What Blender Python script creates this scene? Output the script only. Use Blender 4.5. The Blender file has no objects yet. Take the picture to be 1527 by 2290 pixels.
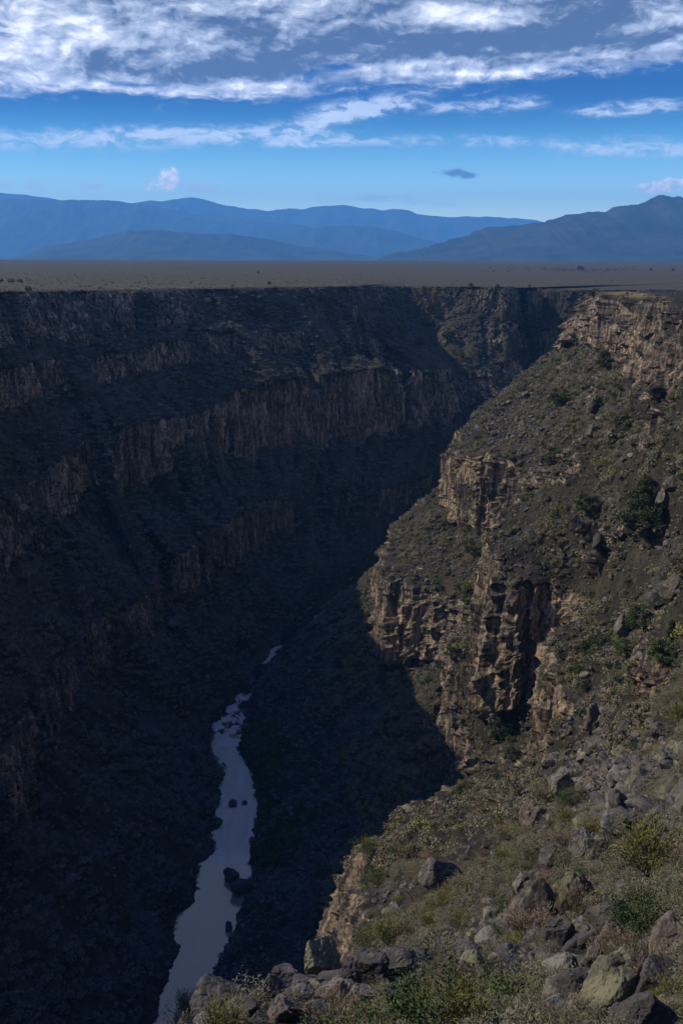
import bpy, bmesh, math, random
import numpy as np
from mathutils import Vector, Euler, Matrix
rng = np.random.default_rng(11)
random.seed(5)
scene = bpy.context.scene
COL = scene.collection

# ------------------------------------------------------------------ camera model
FP = 35.0 / 36.0 * 2290.0          # focal length in photograph pixels
VH = 570.0                          # level line of the photograph
PITCH = math.atan((1145 - VH) / FP)
CP, SP = math.cos(PITCH), math.sin(PITCH)

def ray(u, v):
    xc = (u - 763.5) / FP; yc = -(v - 1145) / FP
    return np.array([xc, CP + yc * SP, -SP + yc * CP])
def at_y(u, v, Y):
    d = ray(u, v); return d * (Y / d[1])
def at_z(u, v, z):
    d = ray(u, v); return d * (z / d[2])
def project(p):
    p = np.asarray(p, float)
    x = p[..., 0]; f = p[..., 1] * CP - p[..., 2] * SP; up = p[..., 1] * SP + p[..., 2] * CP
    f = np.where(np.abs(f) < 1e-6, 1e-6, f)
    return 763.5 + x / f * FP, 1145 - up / f * FP, f

# ------------------------------------------------------------------ noise
def _h(ix, iy, iz, seed):
    h = (ix.astype(np.uint32) * np.uint32(374761393) + iy.astype(np.uint32) * np.uint32(668265263)
         + iz.astype(np.uint32) * np.uint32(2246822519) + np.uint32(seed * 2654435761 % 4294967296))
    h ^= h >> np.uint32(15); h *= np.uint32(2246822519); h ^= h >> np.uint32(13)
    h *= np.uint32(3266489917); h ^= h >> np.uint32(16)
    return h
def vnoise(p, seed=0):
    p = p.astype(np.float32)
    i = np.floor(p); f = p - i; i = i.astype(np.int32)
    u = f * f * f * (f * (f * 6 - 15) + 10)
    r = []
    for dx in (0, 1):
        for dy in (0, 1):
            for dz in (0, 1):
                r.append(_h(i[:, 0] + dx, i[:, 1] + dy, i[:, 2] + dz, seed).astype(np.float32) * np.float32(2.0 / 4294967296.0) - 1)
    x00 = r[0] + (r[4] - r[0]) * u[:, 0]; x01 = r[1] + (r[5] - r[1]) * u[:, 0]
    x10 = r[2] + (r[6] - r[2]) * u[:, 0]; x11 = r[3] + (r[7] - r[3]) * u[:, 0]
    y0 = x00 + (x10 - x00) * u[:, 1]; y1 = x01 + (x11 - x01) * u[:, 1]
    return y0 + (y1 - y0) * u[:, 2]
_R = np.array([[0.00, 0.80, 0.60], [-0.80, 0.36, -0.48], [-0.60, -0.48, 0.64]], np.float32)
def fbm(p, octv=4, seed=0, gain=.5):
    s = np.zeros(len(p), np.float32); a = 1.0; t = 0
    q = p.astype(np.float32)
    for k in range(octv):
        s += a * vnoise(q, seed + k * 7); t += a; a *= gain
        q = (q @ _R.T) * np.float32(2.07) + np.float32(3.7)
    return s / t * 1.6
def ridged(p, octv=3, seed=0):
    s = np.zeros(len(p), np.float32); a = 1.0; t = 0; q = p.astype(np.float32)
    for k in range(octv):
        s += a * (1 - np.abs(vnoise(q, seed + k * 5)) * 2); t += a; a *= .5
        q = (q @ _R.T) * np.float32(2.1) + np.float32(1.3)
    return s / t
def cells(p, seed=0):
    """3-D cell noise: nearest, second nearest distance and a random number per cell"""
    p = p.astype(np.float32); i = np.floor(p).astype(np.int32); f = p - i
    n = len(p); d1 = np.full(n, 9, np.float32); d2 = np.full(n, 9, np.float32); cr = np.zeros(n, np.float32)
    k = np.float32(1 / 4294967296.0)
    for dx in (-1, 0, 1):
        for dy in (-1, 0, 1):
            for dz in (-1, 0, 1):
                a = (i[:, 0] + dx, i[:, 1] + dy, i[:, 2] + dz)
                h = _h(*a, seed); h2 = _h(*a, seed + 17); h3 = _h(*a, seed + 31)
                dd = (dx + h * k - f[:, 0]) ** 2 + (dy + h2 * k - f[:, 1]) ** 2 + (dz + h3 * k - f[:, 2]) ** 2
                near = dd < d1
                d2 = np.where(near, d1, np.minimum(d2, dd)); d1 = np.where(near, dd, d1)
                cr = np.where(near, (h ^ h2) * k, cr)
    return np.sqrt(d1), np.sqrt(d2), cr
def sstep(a, b, x):
    t = np.clip((x - a) / (b - a), 0, 1); return t * t * (3 - 2 * t)
def gauss0(A, sig):
    r = int(sig * 3) + 1; k = np.exp(-0.5 * (np.arange(-r, r + 1) / sig) ** 2); k /= k.sum()
    P = np.concatenate([np.repeat(A[:1], r, 0), A, np.repeat(A[-1:], r, 0)], 0)
    out = np.zeros_like(A)
    for j, w in enumerate(k): out += w * P[j:j + len(A)]
    return out

# ------------------------------------------------------------------ mesh helpers
def new_mesh(name, V, quads=None, tris=None, mats=(), smooth=False, attrs=None, matidx=None):
    me = bpy.data.meshes.new(name)
    V = np.ascontiguousarray(V, np.float32).reshape(-1, 3)
    fq = np.zeros((0, 4), np.int32) if quads is None else np.asarray(quads, np.int32)
    ft = np.zeros((0, 3), np.int32) if tris is None else np.asarray(tris, np.int32)
    nl = fq.size + ft.size; nf = len(fq) + len(ft)
    me.vertices.add(len(V)); me.vertices.foreach_set('co', V.ravel())
    me.loops.add(nl); me.loops.foreach_set('vertex_index', np.concatenate([fq.ravel(), ft.ravel()]).astype(np.int32))
    me.polygons.add(nf)
    st = np.concatenate([np.arange(len(fq)) * 4, fq.size + np.arange(len(ft)) * 3]).astype(np.int32)
    me.polygons.foreach_set('loop_start', st)
    if matidx is not None: me.polygons.foreach_set('material_index', np.asarray(matidx, np.int32))
    me.polygons.foreach_set('use_smooth', np.full(nf, bool(smooth)))
    me.update(calc_edges=True); me.validate()
    for m in mats: me.materials.append(m)
    for k, a in (attrs or {}).items():
        at = me.attributes.new(k, 'FLOAT', 'POINT'); at.data.foreach_set('value', np.ascontiguousarray(a, np.float32).ravel())
    return me
def link(name, me, parent=None, col=None):
    o = bpy.data.objects.new(name, me); (col or COL).objects.link(o)
    if parent is not None: o.parent = parent
    return o
def tag(o, label=None, cat=None, group=None, kind=None):
    if label: o['label'] = label
    if cat: o['category'] = cat
    if group: o['group'] = group
    if kind: o['kind'] = kind
    return o
def grid_quads(r, c):
    i = np.arange(r * c).reshape(r, c)
    return np.stack([i[:-1, :-1], i[1:, :-1], i[1:, 1:], i[:-1, 1:]], -1).reshape(-1, 4)

# ------------------------------------------------------------------ node helpers
class NT:
    dim = '3D'
    def __init__(s, tree): s.t = tree; s.n = tree.nodes; s.l = tree.links
    def node(s, ty, **kw):
        n = s.n.new(ty)
        for k, v in kw.items(): setattr(n, k, v)
        return n
    def put(s, sock, val):
        if hasattr(val, 'is_linked') or isinstance(val, bpy.types.NodeSocket): s.l.new(val, sock)
        else: sock.default_value = val
    def math(s, op, a, b=None, c=None, clamp=False):
        n = s.node('ShaderNodeMath', operation=op, use_clamp=clamp)
        s.put(n.inputs[0], a)
        if b is not None: s.put(n.inputs[1], b)
        if c is not None: s.put(n.inputs[2], c)
        return n.outputs[0]
    def add(s, a, b): return s.math('ADD', a, b)
    def sub(s, a, b): return s.math('SUBTRACT', a, b)
    def mul(s, a, b): return s.math('MULTIPLY', a, b)
    def step(s, a, b, x):
        n = s.node('ShaderNodeMapRange', interpolation_type='SMOOTHSTEP')
        s.put(n.inputs['Value'], x); s.put(n.inputs['From Min'], a); s.put(n.inputs['From Max'], b)
        return n.outputs[0]
    def scale(s, vec, xyz):
        n = s.node('ShaderNodeVectorMath', operation='MULTIPLY'); s.put(n.inputs[0], vec); n.inputs[1].default_value = xyz
        return n.outputs[0]
    def vadd(s, a, b):
        n = s.node('ShaderNodeVectorMath', operation='ADD'); s.put(n.inputs[0], a); s.put(n.inputs[1], b); return n.outputs[0]
    def xyz(s, x, y, z):
        n = s.node('ShaderNodeCombineXYZ'); s.put(n.inputs[0], x); s.put(n.inputs[1], y); s.put(n.inputs[2], z); return n.outputs[0]
    def noise(s, vec, sc=1.0, det=4, rough=.55, dist=0.0, color=False):
        n = s.node('ShaderNodeTexNoise', noise_dimensions=s.dim); s.put(n.inputs['Vector'], vec); n.inputs['Scale'].default_value = sc
        n.inputs['Detail'].default_value = det; n.inputs['Roughness'].default_value = rough; n.inputs['Distortion'].default_value = dist
        return n.outputs['Color' if color else 'Fac']
    def voro(s, vec, sc=1.0, feature='F1', out='Distance'):
        n = s.node('ShaderNodeTexVoronoi', feature=feature); s.put(n.inputs['Vector'], vec); n.inputs['Scale'].default_value = sc
        return n.outputs[out]
    def mix(s, f, a, b, blend='MIX'):
        n = s.node('ShaderNodeMix', data_type='RGBA', blend_type=blend)
        s.put(n.inputs[0], f)
        for k, v in ((6, a), (7, b)):
            if isinstance(v, (tuple, list)): v = tuple(v) + (1,) if len(v) == 3 else tuple(v)
            s.put(n.inputs[k], v)
        return n.outputs[2]
    def attr(s, name):
        n = s.node('ShaderNodeAttribute', attribute_name=name); return n.outputs['Fac']
def material(name):
    m = bpy.data.materials.new(name); m.use_nodes = True
    t = NT(m.node_tree); b = m.node_tree.nodes['Principled BSDF']
    b.inputs['Specular IOR Level'].default_value = .2
    b.inputs['Roughness'].default_value = .85
    return m, t, b
# ------------------------------------------------------------------ materials of the ground
def rock_nodes(t, pos, sc=1.0, shift=0.0, tan=(.270, .205, .140)):
    big = t.noise(pos, .035 * sc, 4, .55)
    warp = t.vadd(pos, t.scale(t.noise(pos, .22 * sc, 3, .5, color=True), (2.5 / sc, 2.5 / sc, 4 / sc)))
    streak = t.noise(t.scale(warp, (.50, .50, .06)), sc, 6, .62)
    fine = t.noise(pos, 1.2 * sc, 6, .68)
    v = t.add(t.add(t.mul(big, .45), t.mul(streak, .95)), t.mul(fine, .55))
    c = t.mix(t.step(.88 - shift, 1.2 - shift, v), (.032, .028, .026), tan)
    c = t.mix(t.mul(t.step(.58, .72, t.noise(pos, .09 * sc, 5, .6)), .7), c, (.31, .20, .13))
    c = t.mix(t.mul(t.step(.55, .66, t.noise(pos, .45 * sc, 6, .7)), .75), c, (.15, .145, .095))
    c = t.mix(t.mul(t.step(.52, .62, t.noise(t.scale(warp, (.7, .7, .05)), sc, 6, .62)), .85), c, (.026, .024, .023))
    return c
def ground_nodes(t, pos, g=1.0):
    n = t.noise(pos, .9, 7, .7); m = t.noise(pos, .06, 5, .6)
    c = t.mix(t.step(.35, .68, n), (.016, .015, .010), (.058, .050, .032))
    c = t.mix(t.mul(t.step(.52, .66, m), .7), c, (.086, .066, .042))
    c = t.mix(t.mul(t.step(.50, .62, t.noise(pos, .045, 6, .65)), t.step(.38, .60, t.noise(pos, 1.6, 5, .7))), c, (.095, .090, .080))
    c = t.mix(t.step(.66, .72, t.noise(pos, 2.3, 5, .7)), c, (.20, .18, .15))
    return c if g == 1 else t.mix(1.0, c, (g, g, g), 'MULTIPLY')
def terrain_material(name, shift, tan):
    m, t, b = material(name)
    g = t.node('ShaderNodeNewGeometry'); pos = g.outputs['Position']
    cl = t.attr('cliff')
    nz = t.node('ShaderNodeSeparateXYZ'); t.l.new(g.outputs['True Normal'], nz.inputs[0])
    k = t.add(cl, t.mul(t.sub(t.noise(pos, .35, 5, .65), .5), .9))
    k = t.step(.35, .62, t.sub(k, t.mul(t.step(.55, .85, nz.outputs[2]), .45)))
    red = t.mix(t.step(.30, .85, t.attr('dry')), ground_nodes(t, pos, 1.0 if shift == 0 else .6), (.16, .125, .035))  # yellow grass; on the far bend the same tint is painted sunlight
    c = t.mix(k, red, rock_nodes(t, pos, 1.0, shift, tan))
    t.l.new(c, b.inputs['Base Color'])
    bp = t.node('ShaderNodeBump'); bp.inputs['Strength'].default_value = .7; bp.inputs['Distance'].default_value = .5
    t.l.new(t.noise(pos, 1.1, 7, .7), bp.inputs['Height']); t.l.new(bp.outputs[0], b.inputs['Normal'])
    return m
def plain_material():
    m, t, b = material('sagebrush_plain')
    g = t.node('ShaderNodeNewGeometry'); pos = g.outputs['Position']
    n = t.noise(pos, .35, 6, .72); band = t.noise(t.scale(pos, (.004, .02, .02)), 1, 4, .6)
    c = t.mix(t.step(.38, .66, n), (.040, .033, .016), (.068, .056, .026))
    c = t.mix(t.mul(t.step(.45, .7, band), .5), c, (.070, .057, .028))
    c = t.mix(t.mul(t.mul(t.step(.2, .9, t.attr('edge')), t.step(.5, .66, t.noise(pos, .03, 5, .6))), .6), c, (.12, .085, .045))
    t.l.new(c, b.inputs['Base Color'])
    return m
TM = terrain_material('sunlit_canyon_rock', .03, (.330, .248, .163)); TF = terrain_material('shade_lifted_canyon_rock', .05, (.350, .255, .175)); PM = plain_material()  # one rock on both sides; the far copy's colour is lightened against shade

def W(x, y, z): return np.array([x, y, z], float)

# ------------------------------------------------------------------ loft of one canyon side
def loft(st, counts, rows_s, sig, cliffs, seed, chute=.35, strength=None):
    """st: stations x roles x 3 (from plateau edge to under the water); returns rows x cols points, cliff mask, column parameter"""
    st = np.array(st, float)
    S, R, _ = st.shape
    key = rows_s[0]
    q = rows_s[1]
    rows = np.zeros((len(q), R, 3))
    for r in range(R):
        for k in range(3): rows[:, r, k] = np.interp(q, key, st[:, r, k])
    if sig > 0: rows = gauss0(rows, sig)
    else:
        lq = np.log(np.clip(q, 3, None)); ul = np.arange(lq[0], lq[-1] + .004, .004)
        for r in range(R):
            fine_ = np.stack([np.interp(ul, np.log(np.clip(key, 3, None)), st[:, r, k]) for k in range(3)], 1)
            fine_ = gauss0(fine_, -sig)
            w_ = sstep(3.2, 6, q)[:, None]; sm = np.stack([np.interp(lq, ul, fine_[:, k]) for k in range(3)], 1); sm[:, 1] = q
            rows[:, r] = rows[:, r] * (1 - w_) + sm * w_
    mid = rows[:, R // 2]
    w_ch = {}
    for (a, b) in cliffs:      # a, b = roles of a cliff's top and foot
        P = mid * np.array([1, 1, 0]) / 26.0; P[:, 2] = a * 3.1
        w = sstep(chute, chute + .35, fbm(P, 3, seed + a))
        if sig < 0: w *= sstep(225, 330, q) if a < 9 else sstep(600, 640, q)
        P2 = mid / 14.0; P2[:, 2] = a * 1.7 + 9
        jag = fbm(P2, 3, seed + a + 3)
        prv, nxt = rows[:, a - 1].copy(), rows[:, b + 1].copy()
        h = np.maximum(rows[:, a, 2] - rows[:, b, 2], 1)
        t1 = prv + (nxt - prv) * .36; t2 = prv + (nxt - prv) * .66
        if a == 1: t1 = rows[:, a].copy()
        ww = (w * .8)[:, None]
        rows[:, a] += (t1 - rows[:, a]) * ww
        rows[:, b] += (t2 - rows[:, b]) * ww
        if a != 1: rows[:, a, 2] += jag * h * .10 * (1 if sig > 0 else np.clip(q / 200, 0, 1))
        rows[:, b, 2] += fbm(P2 * 1.3 + 5, 3, seed + a + 5) * h * .16 * (1 if sig > 0 else np.clip(q / 200, 0, 1))
        w_ch[a] = w
    segs, cl, cp = [], [], []
    for r in range(R - 1):
        n = counts[r]; last = r == R - 2
        t = np.linspace(0, 1, n + 1)[: n + 1 if last else n]
        if r == 0: t = 1 - (1 - t) ** 3
        segs.append(rows[:, r, None, :] + (rows[:, r + 1] - rows[:, r])[:, None, :] * t[None, :, None])
        base = np.zeros((len(q), len(t)))
        for (a, b) in cliffs:
            if r == a: base += ((1 - .75 * w_ch[a]) * (strength or {}).get(a, 1.0))[:, None]
        cl.append(base); cp.append(r + np.tile(t, (len(q), 1)))
    V = np.concatenate(segs, 1); C = np.concatenate(cl, 1); T = np.concatenate(cp, 1)
    # soften the corners of the profile a little
    C = gauss0(C.T, 2.0).T
    return V, C, T

def relief(V, C, T, sign, amp, seed, n_in, near=None):
    """carve columns, ledges, gullies into a lofted side.  sign: +1 / -1 makes the normal look into the gorge"""
    r, c, _ = V.shape
    dS = np.gradient(V, axis=0); dT = np.gradient(V, axis=1)
    N = np.cross(dS, dT) * sign
    N /= np.linalg.norm(N, axis=2, keepdims=True) + 1e-9
    N = gauss0(gauss0(N, 3).transpose(1, 0, 2), 3).transpose(1, 0, 2)
    H = N.copy(); H[..., 2] = 0; H /= np.linalg.norm(H, axis=2, keepdims=True) + 1e-6
    P = V.reshape(-1, 3); cm = C.ravel(); H = H.reshape(-1, 3)
    m_in = sstep(1.0, 1.06, T).ravel()
    a = amp.ravel()
    under = (T > T.max() - 1.001).ravel()
    out = P.copy()
    lo = fbm(P / 48.0 * np.array([1, 1, .45]), 3, seed) * 6.0 + ridged(P / 19.0 * np.array([1, 1, .3]), 2, seed + 2) * 2.6
    dh = lo * m_in * a * np.minimum(a * 1.25, 1) * (1 - .45 * cm)
    idx = np.where(cm > .04)[0]
    q = P[idx].copy()
    q += np.stack([fbm(q / 8, 2, seed + 60), fbm(q / 8, 2, seed + 61), fbm(q / 9, 2, seed + 62)], 1) * np.array([.8, .8, 1.5])
    f1, f2, cr = cells(q / np.array([15, 15, 9e3]), seed + 3); d = (cr - .5) * 8.5
    f1, f2, cr = cells(q / np.array([4.8, 4.8, 9e3]), seed + 4); d += (cr - .5) * 5.4 - np.clip(.22 - (f2 - f1), 0, 1) * 11
    f1, f2, cr = cells(q / np.array([2.0, 2.0, 40.0]), seed + 5); d += (cr - .5) * 1.6 - np.clip(.16 - (f2 - f1), 0, 1) * 5
    f1, f2, cr = cells(q / np.array([9., 9., 11.0]), seed + 13); d += (cr - .5) * 1.1
    d += fbm(q / 1.1, 2, seed + 7) * .3
    dh[idx] += d * cm[idx] * np.minimum(a[idx], np.clip(P[idx, 1] / 300, .05, 1) if near else 1)
    out += H * dh[:, None]
    ta = (1 - cm) * m_in * a
    tl = np.where((ta > .01))[0]
    z = np.zeros(len(P))
    z[tl] = (fbm(P[tl] / 11.0, 4, seed + 8) * 1.5 + fbm(P[tl] / 1.6, 3, seed + 9) * .42) * ta[tl]
    out[:, 2] += z
    top = (1 - m_in)
    out[:, 2] += top * fbm(P / 9.0, 3, seed + 12) * .5 * np.minimum(a, 1)
    return out.reshape(r, c, 3)

# ---- far / left side, stations from behind the viewer round the bend -------------
def A(u, v, Y): return at_y(u, v, Y)
def Zp(u, v): return at_z(u, v, -240.0)
LS = [  # rim, foot1, top2, foot2, top3, foot3, top4, foot4, scree, bank
 [W(-152,-60,-21),W(-151,-60,-50),W(-148,-60,-60),W(-147,-60,-82),W(-138,-60,-108),W(-136,-60,-134),W(-118,-60,-166),W(-114,-60,-192),W(-96,-60,-214),W(-78,-60,-240)],  # unseen rim rows, drawn inward to shape the shadow on the opposite slope
 [W(-152,200,-20),W(-151,200,-50),W(-148,200,-60),W(-147,200,-82),W(-138,200,-108),W(-136,200,-134),W(-117,200,-166),W(-112,200,-192),W(-92,200,-214),W(-66,200,-240)],
 [W(-158,345,-20),W(-157,345,-50),W(-154,343,-60),W(-153,342,-82),W(-145,340,-108),W(-142,338,-134),W(-117,335,-166),W(-112,333,-192),W(-88,331,-215),W(-60.5,330,-240)],
 [A(-120,655,520),A(-80,800,505),A(-70,850,495),A(-60,950,490),A(20,1110,458),A(50,1210,455),A(180,1400,433),A(200,1520,430),A(330,1640,425),Zp(490,1750)],
 [A(90,652,635),A(110,760,620),A(120,800,605),A(130,870,600),A(200,985,565),A(200,1100,560),A(330,1320,505),A(345,1420,500),A(400,1480,490),Zp(478,1620)],
 [A(250,650,690),A(260,760,675),A(265,790,660),A(270,850,655),A(370,940,625),A(360,1075,620),A(470,1180,580),A(470,1300,575),A(510,1400,555),Zp(560,1505)],
 [A(420,647,750),A(450,725,735),A(470,740,720),A(480,800,715),A(570,855,695),A(560,1020,690),A(590,1120,655),A(590,1220,650),A(600,1320,630),Zp(625,1435)],
 [A(650,643,820),A(680,725,805),A(690,745,792),A(700,790,785),A(740,840,755),A(740,985,750),A(740,1100,710),A(740,1180,705),A(720,1270,675),Zp(690,1375)],
 [A(800,641,865),A(810,735,850),A(820,750,840),A(830,790,835),A(880,825,795),A(880,970,790),A(850,1100,750),A(850,1160,745),A(820,1240,715),Zp(760,1338)],
 [A(792,641,915),A(812,740,905),A(850,770,895),A(880,800,880),A(972,828,835),A(998,962,830),A(980,1060,805),A(980,1120,800),A(950,1200,775),W(38,742,-240)],
 [A(800,641,1010),A(835,730,990),A(860,750,980),A(900,790,960),A(985,822,925),A(1010,935,915),W(106,885,-172),W(108,882,-190),W(113,845,-215),W(108,798,-240)],
 [A(900,641,1075),A(925,720,1055),A(940,735,1045),A(955,775,1025),A(1005,822,985),A(1030,925,955),W(130,903,-172),W(132,900,-190),W(138,865,-215),W(140,825,-240)],
 [A(1040,642,1060),A(1040,700,1045),A(1045,720,1030),A(1050,770,1010),A(1060,830,985),A(1070,900,970),W(166,928,-172),W(168,925,-190),W(175,890,-212),W(180,850,-240)],
 [A(1140,642,1030),A(1141,700,1025),A(1142,720,1020),A(1145,760,1010),A(1150,800,1000),A(1160,880,990),W(213,947,-172),W(215,945,-190),W(225,915,-212),W(240,880,-240)],
 [A(1165,644,1100),A(1165,710,1095),A(1165,730,1088),A(1165,790,1082),A(1170,840,1060),A(1180,900,1055),W(270,1000,-172),W(272,997,-190),W(278,960,-212),W(290,915,-240)],
 [A(1290,650,1060),A(1290,715,1055),A(1290,740,1048),A(1290,800,1042),A(1300,850,1020),A(1310,910,1015),W(330,960,-172),W(335,957,-190),W(345,930,-212),W(360,900,-240)],
 [W(700,1090,-36),W(700,1085,-70),W(700,1080,-78),W(700,1075,-102),W(700,1050,-125),W(700,1045,-150),W(700,1000,-172),W(700,997,-190),W(700,970,-212),W(700,920,-240)],
]
def left_side():
    st = np.array(LS)
    # plateau strip behind the rim, then a point under the water
    rim = st[:, 0]; foot = st[:, 9]
    key0 = np.concatenate([[0], np.cumsum(np.linalg.norm(np.diff(st[:, 4, :2], axis=0), axis=1))])
    d = rim - foot; d[:, 2] = 0; d /= np.linalg.norm(d, axis=1)[:, None]
    inl = rim + d * 9; inl[:, 2] = rim[:, 2] + .6
    und = foot - d * 14; und[:, 2] = -245.5
    st = np.concatenate([inl[:, None], st, und[:, None]], 1)
    q = [0.0]
    k3 = key0[3] - 60; kend = key0[-2] + 30
    while q[-1] < key0[-1]:
        x = q[-1]; q.append(x + (4.0 if x < k3 - 160 else 1.4 if x < k3 else .72 if x < kend else 6.0))
    q = np.clip(np.array(q), 0, key0[-1])
    counts = [14, 84, 26, 56, 60, 100, 66, 60, 56, 56, 8]
    V, C, T = loft(st, counts, (key0, q), 9, [(1, 2), (3, 4), (5, 6), (7, 8)], 100, .12, {1: .66, 3: .78, 5: 1.0, 7: .60})
    a = np.ones(V.shape[:2])
    a *= (1 - sstep(10.2, 11, T) * .8)
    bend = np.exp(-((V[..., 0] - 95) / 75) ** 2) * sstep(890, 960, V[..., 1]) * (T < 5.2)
    C = C * (1 - .55 * bend)
    V = relief(V, C, T, -1, a, 200, 14)
    return V, C, T, .46 * bend  # sunlight on the far bend, painted through the dry-grass tint
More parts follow.
